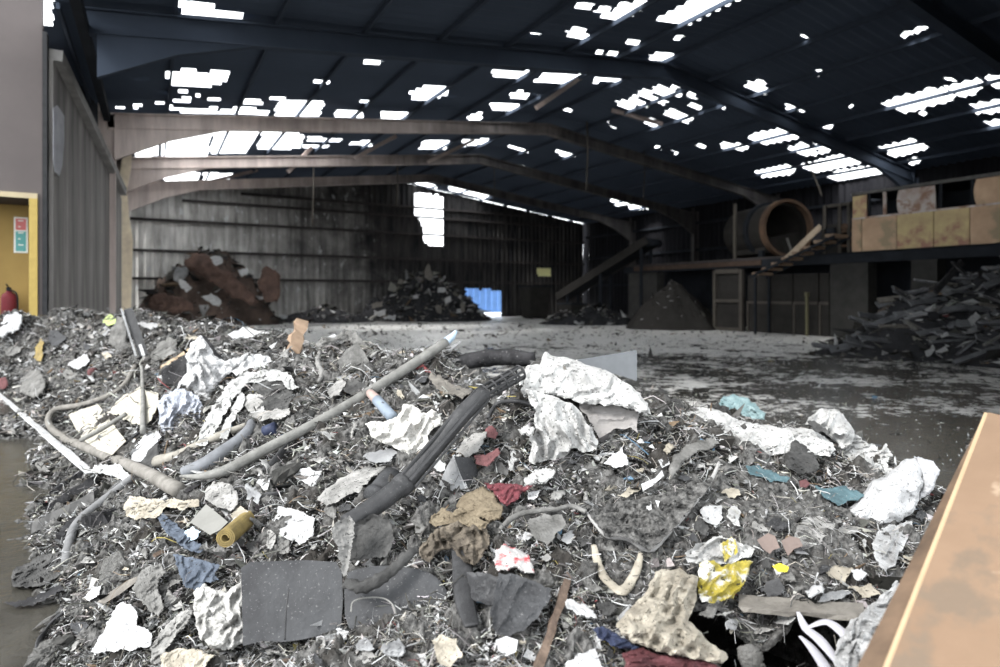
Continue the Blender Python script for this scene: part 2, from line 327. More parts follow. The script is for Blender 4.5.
for i in range(len(purl)-1):
    ue = np.linspace(purl[i], purl[i+1], 18)
    if purl[i] < UC < purl[i+1]: ue[np.argmin(abs(ue-UC))] = UC
    for j in range(len(vb)-1):
        if i == 0 and vb[j] < 13: continue
        ve = np.arange(vb[j], vb[j+1]+.05, DV); uu, vv = np.meshgrid(ue, ve, indexing='ij')
        wob = .04*pn(np.column_stack([uu.ravel()*.5, vv.ravel()*.4, uu.ravel()*0])).reshape(uu.shape)
        V = np.stack([uu, vv, roof_z(uu)+corr(vv)+wob], -1).reshape(-1, 3)
        cu, cv = (uu[:-1, :-1]+uu[1:, 1:])/2, (vv[:-1, :-1]+vv[1:, 1:])/2
        jit = (0 if purl[i] < 12 else .08)*pn(np.column_stack([cu.ravel()*2, cv.ravel()*2, cu.ravel()*0])).reshape(cu.shape)
        kill = np.zeros(cu.shape, bool)
        for h in hole_uv: kill |= inside(cu+jit, cv+jit, h)
        nv = len(ve); a, b = np.nonzero(~kill); q = a*nv+b
        if len(q) == 0: continue
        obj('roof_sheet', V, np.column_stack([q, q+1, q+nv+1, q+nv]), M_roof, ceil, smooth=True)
for k, u in enumerate(purl):
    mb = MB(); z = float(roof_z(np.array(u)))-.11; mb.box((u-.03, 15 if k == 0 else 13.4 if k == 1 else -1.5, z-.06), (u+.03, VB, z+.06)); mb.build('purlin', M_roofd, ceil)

def burnt_dim_material(name, pale0, pale1, dark0, dark1, lo, hi, peelk=1):
    m = bpy.data.materials.new(name); m.use_nodes = True; nt = m.node_tree; N = nt.nodes; L = nt.links; b = N['Principled BSDF']; b.inputs['Roughness'].default_value = .8; b.inputs['Specular IOR Level'].default_value = .2
    g = N.new('ShaderNodeNewGeometry'); sp = N.new('ShaderNodeSeparateXYZ'); L.new(g.outputs['Position'], sp.inputs[0])
    def noise(sc, st):
        mp = N.new('ShaderNodeMapping'); mp.inputs['Scale'].default_value = st; L.new(g.outputs['Position'], mp.inputs[0]); n = N.new('ShaderNodeTexNoise'); n.inputs['Scale'].default_value = sc; n.inputs['Detail'].default_value = 8; n.inputs['Roughness'].default_value = .65; L.new(mp.outputs[0], n.inputs[0]); return n.outputs['Fac']
    def mth(op, a, c):
        x = N.new('ShaderNodeMath'); x.operation = op
        for k, v in ((0, a), (1, c)):
            if isinstance(v, (int, float)): x.inputs[k].default_value = v
            else: L.new(v, x.inputs[k])
        return x.outputs[0]
    def mr(f, a, c, lo=0, hi=1):
        x = N.new('ShaderNodeMapRange'); x.inputs['From Min'].default_value = a; x.inputs['From Max'].default_value = c; x.inputs['To Min'].default_value = lo; x.inputs['To Max'].default_value = hi; L.new(f, x.inputs['Value']); return x.outputs[0]
    def mix(f, a, c):
        x = N.new('ShaderNodeMix'); x.data_type = 'RGBA'; L.new(f, x.inputs[0])
        for k, v in ((6, a), (7, c)):
            if isinstance(v, tuple): x.inputs[k].default_value = (*v, 1)
            else: L.new(v, x.inputs[k])
        return x.outputs[2]
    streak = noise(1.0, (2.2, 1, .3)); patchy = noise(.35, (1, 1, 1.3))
    soot_dim = mr(mth('ADD', mth('ADD', sp.outputs[0], mth('MULTIPLY', patchy, 14)), mth('MULTIPLY', sp.outputs[2], .5)), lo, hi)  # darkens rightward: soot plus the hall's falling light put into colour
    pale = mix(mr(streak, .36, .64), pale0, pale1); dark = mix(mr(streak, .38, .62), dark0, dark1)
    col = mix(soot_dim, pale, dark); peel = mth('MULTIPLY', mr(noise(1.7, (1.6, 1, .8)), .60, .66), mr(sp.outputs[0], 13, 8, 0, peelk)); col = mix(peel, col, (.42, .42, .42))
    L.new(col, b.inputs['Base Color']); return m
M_frame = burnt_dim_material('dimmed_frame_steel', (.38,.32,.295), (.6,.51,.47), (.03,.028,.029), (.07,.064,.062), 13, 25, 0)  # fading light along the beams is put into the steel colour
# portal frames
def frame(v, label, m):
    e = empty('portal_frame', (UC, v, 0), label, 'steel frame', 'portal frames of the hall')
    dp = .22 if v < 15 else .2; dz = 0 if v < 15 else -.27 if v < 22 else -.36
    for s, ue in ((1, UL), (-1, UR)):
        if not (s == 1 and v < 15):
         col = MB(); col.box((ue-.2, v-.11, 0), (ue-.17, v+.11, ZE+.2)); col.box((ue+.17, v-.11, 0), (ue+.2, v+.11, ZE)); col.box((ue-.17, v-.012, 0), (ue+.17, v+.012, ZE)); col.build('column', m, e)
        r = MB(); a = Vector((ue, v, ZE+dz)); b = Vector((UC, v, ZR+dz))
        for off, w, h in ((.22, .22, .03), (.22-2*dp, .22, .03), (.22-dp, .024, 2*dp)): r.bar(a+Vector((0,0,off)), b+Vector((0,0,off)), w, h, up=(0,0,1))
        r.build('rafter', m, e)
        hc = MB(); x1 = ue+s*3.0; zz = ZE+3.0/(UC-UL)*(ZR-ZE)+.22-2*dp+dz
        pts = [(ue+s*.2, ZE-1.0+dz), (ue+s*.2, ZE+dz), (x1, zz), (ue+s*1.5, ZE-.33+dz)]
        if s < 0: pts = pts[::-1]
        hc.hexa([(p[0], v-.07, p[1]) for p in pts], [(p[0], v+.07, p[1]) for p in pts]); hc.build('haunch', m, e)
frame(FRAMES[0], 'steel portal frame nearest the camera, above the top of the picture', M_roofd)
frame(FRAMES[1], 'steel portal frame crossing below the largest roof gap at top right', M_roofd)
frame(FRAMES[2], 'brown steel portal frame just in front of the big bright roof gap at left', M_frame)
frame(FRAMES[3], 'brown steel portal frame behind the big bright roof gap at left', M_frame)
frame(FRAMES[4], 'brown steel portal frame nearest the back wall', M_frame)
eb = MB().box((UL-.08, 9.3, ZE-.25), (UL+.08, FRAMES[2], ZE-.05)).build('eaves_beam', M_soot); tag(eb, 'dark steel eaves beam along the left edge of the roof', 'beam')

# corrugated walls
def corr_wall(sheet, parent, p0, du, width, zlo, ztop, sheetw, holes, m_fn, pitch=.35, amp=.03, dz=.15, out=(0, 0), damage=.0, rows=None):
    p0 = np.array(p0, float); du = np.array(du, float); n = np.array([du[1], -du[0]]); k = 0; s = 0.0
    while s < width-1e-6:
        e = min(s+sheetw, width)
        for (za, zb) in (rows or [(zlo, 99)]):
            ss = np.linspace(s-.05, min(e+.05, width), max(2, int((e-s)/.11)+2)); top = min(zb, float(np.max(ztop(ss))))
            if top <= za+.05: continue
            zz = np.linspace(za, top, max(2, int((top-za)/dz)+1)); A, B = np.meshgrid(ss, zz, indexing='ij')
            B = np.minimum(B, ztop(A)); wv = amp*np.sign(np.sin(A*2*np.pi/pitch))*np.minimum(1, np.abs(np.sin(A*2*np.pi/pitch))*1.6)
            dent = damage*fbm(np.column_stack([A.ravel()*.7, B.ravel()*.7, A.ravel()*0+k]), 3).reshape(A.shape)+random.uniform(-.012, .012)
            V = np.stack([p0[0]+du[0]*A+n[0]*(wv+dent), p0[1]+du[1]*A+n[1]*(wv+dent), B], -1).reshape(-1, 3)
            ca, cb = (A[:-1,:-1]+A[1:,1:])/2, (B[:-1,:-1]+B[1:,1:])/2; kill = np.zeros(ca.shape, bool)
            j = .05*pn(np.column_stack([ca.ravel()*4, cb.ravel()*4, ca.ravel()*0])).reshape(ca.shape)
            for h in holes: kill |= inside(ca+j, cb+j, h)
            nz = len(zz); a, b = np.nonzero(~kill); q = a*nz+b
            if len(q): obj(sheet, V, np.column_stack([q, q+nz, q+nz+1, q+1]), m_fn(k, (s+e)/2, za), parent)
        s = e; k += 1
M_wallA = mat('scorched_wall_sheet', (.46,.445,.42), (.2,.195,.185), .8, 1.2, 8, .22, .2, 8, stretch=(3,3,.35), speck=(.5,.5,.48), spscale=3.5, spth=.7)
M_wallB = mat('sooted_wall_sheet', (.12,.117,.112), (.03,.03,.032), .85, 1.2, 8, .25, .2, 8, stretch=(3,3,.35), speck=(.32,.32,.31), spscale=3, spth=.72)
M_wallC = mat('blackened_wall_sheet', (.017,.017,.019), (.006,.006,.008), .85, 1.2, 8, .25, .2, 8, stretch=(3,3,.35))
M_gable = burnt_dim_material('burnt_dim_gable_sheet', (.27, .26, .245), (.66, .64, .61), (.010, .010, .012), (.045, .042, .04), 8.5, 21.5)  # burn marks, with the dimmer right of the hall put into colour
gz = lambda s: roof_z(UL+s)-.04
def bw(px, py):
    p = on_v(px, py, VB); return (p[0]-UL, p[2])
wall_holes = [[bw(*p) for p in h] for h in ([(415,193),(443,196),(443,246),(431,246),(423,240),(422,222),(415,216)], [(466,289),(501,290),(501,314),(466,314)], [(537,268),(551,268),(551,277),(537,277)])]
wall_holes[1] = [(wall_holes[1][0][0], wall_holes[1][0][1]), wall_holes[1][1], (wall_holes[1][1][0], -1), (wall_holes[1][0][0], -1)]
wb = empty('wall_back', (UC, VB, 0), kind='structure')
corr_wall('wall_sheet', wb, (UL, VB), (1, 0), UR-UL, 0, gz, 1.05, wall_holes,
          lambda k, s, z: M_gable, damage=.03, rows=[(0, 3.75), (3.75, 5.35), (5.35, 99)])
for z in (2.35, 3.8, 5.4, 6.5, 7.1):
    s0 = UL if z < 6.4 else UL+3*(z-6)*1.6; s1 = UR if z < 6.4 else UR-3*(z-6)*1.6
    mb = MB(); mb.box((s0, VB-.2, z-.07), (s1, VB-.05, z+.07)); mb.build('girt', M_rustd, wb)
wr = empty('wall_right', (UR, 20, 0), kind='structure')
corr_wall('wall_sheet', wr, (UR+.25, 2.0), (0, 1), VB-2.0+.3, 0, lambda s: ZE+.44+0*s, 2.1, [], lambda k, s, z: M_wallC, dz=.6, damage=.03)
for z in (2.2, 4.2, 5.8):
    mb = MB(); mb.box((UR+.02, VF, z-.07), (UR+.18, VB-.25, z+.07)); mb.build('girt', M_soot, wr)
wf = empty('wall_light_screen', (18, 2.0, 0), kind='structure')  # unseen screen wall added out of view to keep light off the right
corr_wall('wall_sheet', wf, (8.5, 2.0), (1, 0), UR-8.5+.3, 0, lambda s: roof_z(8.5+s)-.05, 2.1, [], lambda k, s, z: M_wallC, dz=1.0)  # sheets of the added unseen screen wall

# left side: office block front, side wall, upper cladding
M_render = mat('smoke_stained_render', (.14,.122,.118), (.105,.092,.09), .9, .8, 7, .3, .12, 10)
M_side = mat('streaked_side_cladding', (.33,.31,.295), (.09,.086,.083), .85, 1.0, 8, .22, .15, 8, stretch=(2.5,2.5,.25))
M_ochre = mat('ochre_painted_wall', (.36,.25,.09), (.26,.18,.07), .75, 1.5, 5, .3, .1, 10)
v0 = 14.5; UA, UB, VM = -1.75, -.85, 21.0                              # office corner, where its side wall meets the columns
def side_u(v): return UA+(UB-UA)*(v-v0)/(VM-v0)
wl = empty('wall_left', (UA, v0, 0), kind='structure')
dl, dr, dt = on_v(-70, 200, v0)[0], on_v(36, 200, v0)[0], on_v(20, 198, v0)[2]
mb = MB()
mb.box((-14, v0, dt), (UA-.12, v0+.25, 10.5)); mb.box((dr, v0, 0), (UA-.12, v0+.25, dt)); mb.box((-14, v0, 0), (dl, v0+.25, dt)); mb.build('front_panel', M_render, wl)
mb = MB(); mb.box((UA-.115, v0-.03, 0), (UA-.04, v0+.2, 6.6)); mb.build('corner_post', mat('dark_corner_post', (.04,.04,.042), (.025,.025,.026), .8), wl)
def side_top(v): return 6.2-1.75*(min(v, VM)-v0)/(VM-v0)                # the cladding steps down towards the back
def side_panel(name, s, e, z0, z1, m, off=0., th=.1):
    za, zb = (z1, z1) if z1 is not None else (side_top(s), side_top(e)); zc, zd = (z0, z0) if z0 is not None else (side_top(s), side_top(e))
    if z0 is None: za, zb = zc+.22, zd+.22
    a, b = side_u(min(s, VM))+off, side_u(min(e, VM))+off; w = random.uniform(-.012, .012)
    MB().hexa([(a-th+w, s+.006, zc), (a+w, s+.006, zc), (b+w, e-.006, zd), (b-th+w, e-.006, zd)], [(a-th, s+.006, za), (a, s+.006, za), (b, e-.006, zb), (b-th, e-.006, zb)]).build(name, m, wl)
s = v0+.2
while s < VB-.3:
    e = min(s+1.02, VB-.25); top = None if s < VM else random.uniform(3.4, 6.2)
    side_panel('side_panel', s, e, 0 if s < VM or random.random() < .75 else random.uniform(.5, 1.5), top, M_side if s < VM else M_wallA, off=0 if s < VM else -.45); s = e
side_panel('top_rail', v0+.2, VM, None, None, mat('pale_top_rail', (.27,.26,.25), (.15,.145,.14), .7, 4), off=.16, th=.34)
s = v0+.3
while s < VB-.3:
    e = min(s+1.05, VB-.2)
    if s > v0+.4: side_panel('upper_sheet', s, e+.02, 4.2, 7.2, M_soot, off=-.42 if s < VM else -.6, th=.04)
    s = e
# pale insulation strip torn open on the wall next to the second brown frame
M_ins = mat('pale_insulation_board', (.85,.74,.56), (.55,.46,.35), .9, 3, 7, .25, .3, 14)
def flat_v(name, pl, m, v, th, parent=None):                       # a board standing square to the hall, cut to an outline
    P = [on_v(px, py, v) for px, py in pl]; n = len(P)
    V = [tuple(p) for p in P]+[(p[0], p[1]+th, p[2]) for p in P]
    Fc = [tuple(range(n)), tuple(reversed(range(n, 2*n)))]+[(i, i+n, (i+1) % n+n, (i+1) % n) for i in range(n)]
    return obj(name, V, Fc, m, parent)
o = flat_v('insulation_board', [(118,312),(115,290),(118,262),(121,236),(117,215),(121,196),(120,176),(123,150),(132,149),(131,170),(127,190),(129,215),(133,240),(132,275),(131,312)][::-1], M_ins, 24.85, .05)
tag(o, 'torn pale insulation board hanging beside the corner column at left', 'board')
# pale peeling panel on the side wall
def on_side(px, py):
    d = at(px, py, 1.0)-np.array([0, 0, CAMZ]); k = (UB-UA)/(VM-v0); t = (UA-k*v0)/(d[0]-k*d[1]); return np.array([.03, 0, CAMZ])+d*t
P = [on_side(px, py) for px, py in [(51,108),(55,105),(59,111),(62,116),(62,140),(60,165),(57,176),(53,172),(51,160)]]
n = len(P); V = [tuple(p) for p in P]+[(p[0]+.012, p[1], p[2]) for p in P]
o = obj('wall_sign', V, [tuple(range(n)), tuple(range(n, 2*n))[::-1]]+[(i, i+n, (i+1) % n+n, (i+1) % n) for i in range(n)], mat('faded_sign_plate', (.42,.42,.44), (.22,.22,.24), .6, 2.5, 6, .3)); tag(o, 'pale smoke-stained plate high on the grey side wall', 'sign')
# ochre alcove behind the office front
al = empty('wall_alcove', ((dl+dr)/2, v0+1, 0), kind='structure')
mb = MB(); mb.box((dl, v0+1.15, 0), (dr-.11, v0+1.25, dt)); mb.build('alcove_back', M_ochre, al)
mb = MB(); mb.box((dr-.10, v0+.26, 0), (dr, v0+1.25, dt)); mb.build('alcove_side', M_ochre, al)
mb = MB(); mb.box((dl, v0+.26, dt), (dr, v0+1.25, dt+.1)); mb.build('alcove_soffit', M_render, al)
d1 = empty('door_1', (dr, v0-.04, 0), kind='structure')
mb = MB(); mb.box((dr-.10, v0-.06, 0), (dr+.03, v0-.005, dt)); mb.build('door_jamb', mat('yellow_door_frame', (.34,.25,.08), (.27,.2,.065), .6), d1)
mb = MB(); mb.box((dl, v0-.06, dt), (dr+.03, v0-.005, dt+.1)); mb.build('door_head', mat('cream_door_head', (.36,.31,.2), (.3,.25,.17), .6), d1)
sp = on_v(14, 217, v0+1.14); sq = on_v(28, 253, v0+1.14)
sg = empty('fire_exit_notice', ((sp[0]+sq[0])/2, v0+1.13, sq[2]), 'red and green safety notice on the ochre alcove wall', 'sign')
w_, h_ = sq[0]-sp[0], sp[2]-sq[2]
MB().box((sp[0], v0+1.125, sq[2]), (sq[0], v0+1.145, sp[2])).build('notice_board', mat('notice_white', (.75,.75,.72), (.65,.65,.62), .5), sg)
MB().box((sp[0]+.03, v0+1.115, sp[2]-h_*.36), (sq[0]-.03, v0+1.124, sp[2]-.03)).build('red_block', mat('notice_red', (.62,.2,.2), (.5,.15,.15), .5), sg)
MB().box((sp[0]+.03, v0+1.115, sq[2]+.03), (sq[0]-.03, v0+1.124, sp[2]-h_*.4)).build('green_block', mat('notice_teal', (.14,.38,.36), (.1,.3,.3), .5), sg)
for k in range(5):
    z = sp[2]-h_*(.10+.17*k); MB().box((sp[0]+.07, v0+1.108, z-.012), (sq[0]-.07-.05*(k % 2), v0+1.114, z+.012)).build('text_line', MATS['notice_white'], sg)
ep = on_v(9, 305, v0+.75); ex, ez = float(ep[0]), float(on_v(9, 306, v0+.75)[2])-.25
fe = empty('fire_extinguisher', (ex, v0+.75, ez), 'red fire extinguisher against the ochre alcove wall', 'extinguisher')
def lathe(name, prof, c, m, parent, sides=20):
    V = []; 
    for r, z in prof: V += [(c[0]+r*math.cos(2*math.pi*i/sides), c[1]+r*math.sin(2*math.pi*i/sides), c[2]+z) for i in range(sides)]
    Fc = [(i*sides+j, i*sides+(j+1) % sides, (i+1)*sides+(j+1) % sides, (i+1)*sides+j) for i in range(len(prof)-1) for j in range(sides)]
    Fc += [tuple(range(sides))[::-1], tuple(range(len(V)-sides, len(V)))]
    return obj(name, V, Fc, m, parent, smooth=True)
lathe('cylinder', [(.12,0),(.13,.02),(.13,.42),(.11,.48),(.05,.53),(.04,.56)], (ex, v0+.75, ez), mat('extinguisher_red', (.13,.022,.028), (.09,.02,.022), .4), fe)
MB().box((ex-.03, v0+.66, ez+.56), (ex+.03, v0+.8, ez+.62)).bar((ex, v0+.7, ez+.62), (ex, v0+.5, ez+.68), .02, .02).build('valve_handle', M_soot, fe)
tube('hose', [(ex, v0+.7, ez+.58), (ex+.13, v0+.66, ez+.5), (ex+.15, v0+.68, ez+.25), (ex+.14, v0+.7, ez+.1)], .015, M_soot, fe, sides=8)
mb = MB(); mb.box((ex-.16, v0+.55, 0), (ex+.16, v0+.95, ez)); o = mb.build('extinguisher_plinth', M_concrete); tag(o, 'low concrete plinth under the red fire extinguisher', 'plinth')

# ------------------------------------------------------------------ foreground mound: height over the floor
def wpt(px, py, Y): return ((px-CX)/F*Y, Y, CAMZ+(HY-py)/F*Y)
CTRL = [wpt(px, py, CAMZ*F/(py-HY)) for px, py in [(30,660),(55,612),(38,565),(40,530),(58,490),(56,440),(25,412),(0,402),(-60,396),(20,440),(35,470),(-40,440),(-20,490),(0,540),(20,590)]]
CTRL += [wpt(*q) for q in [
 (550,362,3.25),(560,470,2.8),(550,540,2.4),(550,600,2.1),(550,665,1.85),(450,350,4.4),(450,420,3.4),(450,500,2.7),(450,580,2.25),(440,660,1.9),
 (360,345,5.0),(350,400,3.9),(350,460,3.2),(350,540,2.55),(340,600,2.25),(330,665,1.95),(280,335,5.8),(250,370,4.8),(250,430,3.75),(250,500,3.05),(250,580,2.5),(250,655,2.15),
 (200,322,7.2),(180,360,5.6),(180,420,4.3),(170,480,3.5),(150,540,2.95),(150,600,2.55),(140,660,2.25),(110,420,5.2),(100,470,4.2),(95,540,3.35),(90,600,2.75),(80,660,2.4),
 (640,420,3.3),(640,480,2.75),(640,560,2.3),(640,640,1.95),(700,412,3.5),(700,470,2.85),(700,540,2.4),(720,590,2.05),(770,425,3.5),(780,480,2.85),(790,540,2.35),(800,590,2.1),(840,430,3.6),(850,480,3.0),(860,550,2.4),(860,600,2.15),
 (900,470,3.4),(910,530,2.75),(920,600,2.2),(960,520,3.0),(960,600,2.2),(760,640,2.15),(740,665,2.0),(850,665,1.85),(930,660,1.75),
 (60,308,9.7),(60,350,9.2),(60,392,8.4),(130,309,9.2),(130,350,7.4),(130,390,6.0),(10,307,10.1),(20,350,9.6),(20,388,9.2),(-100,320,10.1),(-100,360,9.6)]]
CTRL += [(.3,4.2,.55),(.3,5.0,.05),(.3,6.2,-.15),(1.1,4.3,.4),(1.2,5.0,.0),(1.4,6,-.15),(2.1,4.3,.1),(2.3,5,-.1),(2.6,3.9,.1),(3.2,4.2,-.1),(3.0,3.2,.2),(4,3.2,-.1),(3,2,.35),(4.4,2,-.1),(-.5,5.2,.5),(-.4,6.2,0),(-.3,7.5,-.15),
 (-1.6,6.4,.6),(-1.6,7.6,.02),(-1.6,9,-.15),(-2.8,8.0,.9),(-2.8,9.4,.02),(-3,11,-.15),(-4.6,9.7,.9),(-4.6,10.8,.0),(-6,10.6,.9),(-6.3,11.6,-.05),(-8.6,10.6,.9),(-8.8,11.5,-.1),(-12,11,.4),(-12,9,-.1),(-9,8.3,-.1),
 (-3.3,2.6,-.15),(-4.3,4,-.15),(-6,5.5,-.15),(-2.6,1.6,-.12),(-1.6,1.2,.05),(-.6,1.0,.2),(.3,.9,.25),(1.2,.9,.3),(2.2,1,.3),(0,.2,.05),(-2,.3,-.1),(2,.2,.05),(4,.5,-.1)]
CTRL = np.array(CTRL)
_A = np.hypot(CTRL[:, None, 0]-CTRL[None, :, 0], CTRL[:, None, 1]-CTRL[None, :, 1]); _W = np.linalg.solve(_A+np.eye(len(CTRL))*-.02, CTRL[:, 2]-.3)
GX0, GY0, GD = -13.0, .2, .04; gx = np.arange(GX0, 6.5, GD); gy = np.arange(GY0, 15, GD)
_gx, _gy = np.meshgrid(gx, gy, indexing='ij'); HG = np.zeros(_gx.shape)+.3
for (x, y, _), w in zip(CTRL, _W): HG += w*np.hypot(_gx-x, _gy-y)
HG += .05*fbm(np.column_stack([_gx.ravel()*1.6, _gy.ravel()*1.6, _gx.ravel()*0+5]), 3).reshape(HG.shape)*np.clip(HG*5, 0, 1)
cav = np.hypot((_gx-.90)/.36, (_gy-2.30)/.30)                         # the dark hollow under the ledge and plank
HGM = HG-.55*np.clip(1.2-cav, 0, .22)/.22; HGM -= .16*np.clip(1.2-np.hypot((_gx-.90)/.30, (_gy-1.98)/.12), 0, .3)/.3
def H(X, Y, g_=None):
    Q = HG if g_ is None else g_
    a = np.clip((np.asarray(X)-GX0)/GD, 0, len(gx)-1.001); b = np.clip((np.asarray(Y)-GY0)/GD, 0, len(gy)-1.001)
    i, j = a.astype(int), b.astype(int); f, g = a-i, b-j
    return Q[i, j]*(1-f)*(1-g)+Q[i+1, j]*f*(1-g)+Q[i, j+1]*(1-f)*g+Q[i+1, j+1]*f*g
_YS = np.geomspace(1.0, 14.5, 190)
def G(px, py):
    px = np.atleast_1d(np.asarray(px, float)); py = np.atleast_1d(np.asarray(py, float))
    return np.concatenate([_G(px[i:i+4000], py[i:i+4000]) for i in range(0, max(len(px), 1), 4000)])
def _G(px, py):                                                        # forward distance at which the pixel's line meets mound or floor
    px = np.atleast_1d(np.asarray(px, float)); py = np.atleast_1d(np.asarray(py, float))
    Xs = (px[:, None]-CX)/F*_YS; Zs = CAMZ+(HY-py[:, None])/F*_YS
    cl = Zs-np.maximum(H(Xs, np.broadcast_to(_YS, Xs.shape)), 0)
    hit = cl <= 0; k = np.where(hit.any(1), hit.argmax(1), np.where(_YS[None, :] > 2, cl, 9).argmin(1)); k1 = np.maximum(k-1, 0)
    r = np.arange(len(px)); c0, c1 = cl[r, k1], cl[r, k]; t = np.where(hit.any(1) & (k > 0), np.clip(c0/(c0-c1+1e-9), 0, 1), 1)
    return _YS[k1]+(_YS[k]-_YS[k1])*t
def on_mound(px, py, near=0.0):
    Y = float(G(px, py)[0])-near; return at(px, py, Y)

# mound surface
ang = np.concatenate([np.linspace(-420, -30, 90), np.linspace(-27, 1027, 352), np.linspace(1030, 1300, 50)])
Yr = np.concatenate([np.geomspace(.7, 1.6, 40), np.geomspace(1.61, 5.5, 300), np.geomspace(5.53, 14, 130)])
_a, _y = np.meshgrid((ang-CX)/F, Yr, indexing='ij'); _x = _a*_y; hh = H(_x, _y, HGM)
p3 = np.column_stack([_x.ravel(), _y.ravel(), _x.ravel()*0])
det = .06*ridged(p3*4+3, 2).reshape(hh.shape)+.05*fbm(p3*11, 3, .6).reshape(hh.shape)+.016*ridged(p3*27, 3, .6).reshape(hh.shape)
det = det+.028*crease(p3*14, 5).reshape(hh.shape)+.012*crease(p3*34, 6).reshape(hh.shape)
hh = hh+det*np.clip(hh*8+.45, 0, 1)-.02*np.clip(1-hh*8, 0, 1)
na, ny = hh.shape; keep = np.zeros((na-1, ny-1), bool)
mx = np.maximum.reduce([hh[:-1,:-1], hh[1:,:-1], hh[:-1,1:], hh[1:,1:]]); keep = mx > -.03
Vm = c2w(_x.ravel(), _y.ravel(), hh.ravel()); i, j = np.nonzero(keep); q = i*ny+j
Fm = np.column_stack([q, q+ny, q+ny+1, q+1]); used = np.unique(Fm); rem = np.zeros(len(Vm), int); rem[used] = np.arange(len(used))
mound = obj('ash_mound', Vm[used], rem[Fm], M_ash, smooth=False, origin=(0, 0, 0)); tag(mound, 'low mound of grey ash and burnt dirt filling the foreground', 'ash mound', kind='stuff')

# crusted ledge over the dark hollow
lx, ly = np.meshgrid(np.linspace(.40, 1.42, 90), np.linspace(2.06, 2.74, 60), indexing='ij'); l3 = np.column_stack([lx.ravel(), ly.ravel(), lx.ravel()*0])
ly = ly+.03*pn(l3*9).reshape(lx.shape)*(ly < 2.09); lz = H(lx, ly)+.02*fbm(l3*11, 3, .6).reshape(lx.shape)+.015*ridged(l3*27, 3, .6).reshape(lx.shape)+.012
lt = np.clip((ly-2.06)/.25, .25, 1)*.09; Vl = np.concatenate([c2w(lx.ravel(), ly.ravel(), lz.ravel()), c2w(lx.ravel(), ly.ravel(), (lz-lt).ravel())]); m1, m2 = lx.shape; nn_ = m1*m2
Fl = [(i*m2+j, (i+1)*m2+j, (i+1)*m2+j+1, i*m2+j+1) for i in range(m1-1) for j in range(m2-1)]; Fl += [tuple(q_+nn_ for q_ in f[::-1]) for f in Fl]
Fl += [((i+1)*m2, i*m2, i*m2+nn_, (i+1)*m2+nn_) for i in range(m1-1)]+[(i*m2+m2-1, (i+1)*m2+m2-1, (i+1)*m2+m2-1+nn_, i*m2+m2-1+nn_) for i in range(m1-1)]+[(j, j+1, j+1+nn_, j+nn_) for j in range(m2-1)]+[((m1-1)*m2+j+1, (m1-1)*m2+j, (m1-1)*m2+j+nn_, (m1-1)*m2+j+1+nn_) for j in range(m2-1)]
tag(obj('ash_crust', Vl, Fl, M_ash, smooth=False), 'crusted ledge of ash overhanging the dark hollow at lower right', 'ash crust')
# loose chips, flakes and strands that nobody could count
def chips(P, size, colr, flat=.45, seed=1):
    r = np.random.default_rng(seed); n = len(P)
    base = np.array([(1,0,0),(-.5,.8,0),(-.6,-.7,0),(.2,.1,.7),(.1,-.1,-.6)], float)
    f = np.array([(0,1,3),(1,2,3),(2,0,3),(1,0,4),(2,1,4),(0,2,4)])
    V = np.repeat(base[None], n, 0)*r.uniform(.45, 1.3, (n, 5, 3)); V[:, :, 2] *= flat; V[:, :, 0] *= r.uniform(.7, 2.2, n)[:, None]
    A = r.normal(size=(n, 3, 3)); A[:, 2] += np.array([0, 0, 2.0]); 
    z = A[:, 2]/np.linalg.norm(A[:, 2], axis=1)[:, None]; x = np.cross(A[:, 0], z); x /= np.linalg.norm(x, axis=1)[:, None]; y = np.cross(z, x)
    V = V[:, :, 0:1]*x[:, None]+V[:, :, 1:2]*y[:, None]+V[:, :, 2:3]*z[:, None]
    V = V*np.asarray(size)[:, None, None]+P[:, None]
    Fc = f[None]+(np.arange(n)*5)[:, None, None]
    return V.reshape(-1, 3), Fc.reshape(-1, 3), np.repeat(colr, 5, 0)
def ash_colours(n, r, lo=.010, hi=.62):
    g = np.exp(r.uniform(math.log(lo), math.log(hi), n)); c = np.stack([g*r.uniform(.97, 1.1, n), g*r.uniform(.97, 1.03, n), g*r.uniform(.86, 1.03, n)], 1)
    br = r.random(n) < .16; c[br] = np.clip(c[br]*0+r.uniform(.28, .75, n)[br][:, None], 0, .8); s = r.random(n)
    for lo_, hi_, k in ((0, .011, (.6,.6,.59)), (.03, .045, (.22,.16,.11)), (.045, .047, (.3,.1,.1)), (.047, .049, (.14,.24,.34)), (.049, .051, (.45,.38,.14))):
        c[(s >= lo_) & (s < hi_)] = k
    return c
r = np.random.default_rng(11)
def sample_mound(n, lo=(-120, 300), hi=(1080, 667+60)):
    px = r.uniform(lo[0], hi[0], n); py = r.uniform(lo[1], hi[1], n); Y = G(px, py); X = (px-CX)/F*Y; z = H(X, Y); ok = (z > .02) & (Y < 13.5) & ((z-H(X, Y, HGM) < .05) | (Y > 2.07))
    return px[ok], py[ok], X[ok], Y[ok], z[ok]
px_, py_, X, Y, z = sample_mound(130000)
sz = np.exp(r.normal(math.log(.0085), .6, len(X)))*np.clip(Y/3, .7, 2.2); sz = np.clip(sz, .003, .06)
V, Fc, cc = chips(c2w(X, Y, z+sz*.25), sz, ash_colours(len(X), r), seed=12)
tag(obj('loose_debris', V, Fc, M_chip, origin=(0,0,0), col=cc), 'loose grey chips and burnt flakes strewn over the ash mound', 'debris', kind='stuff')
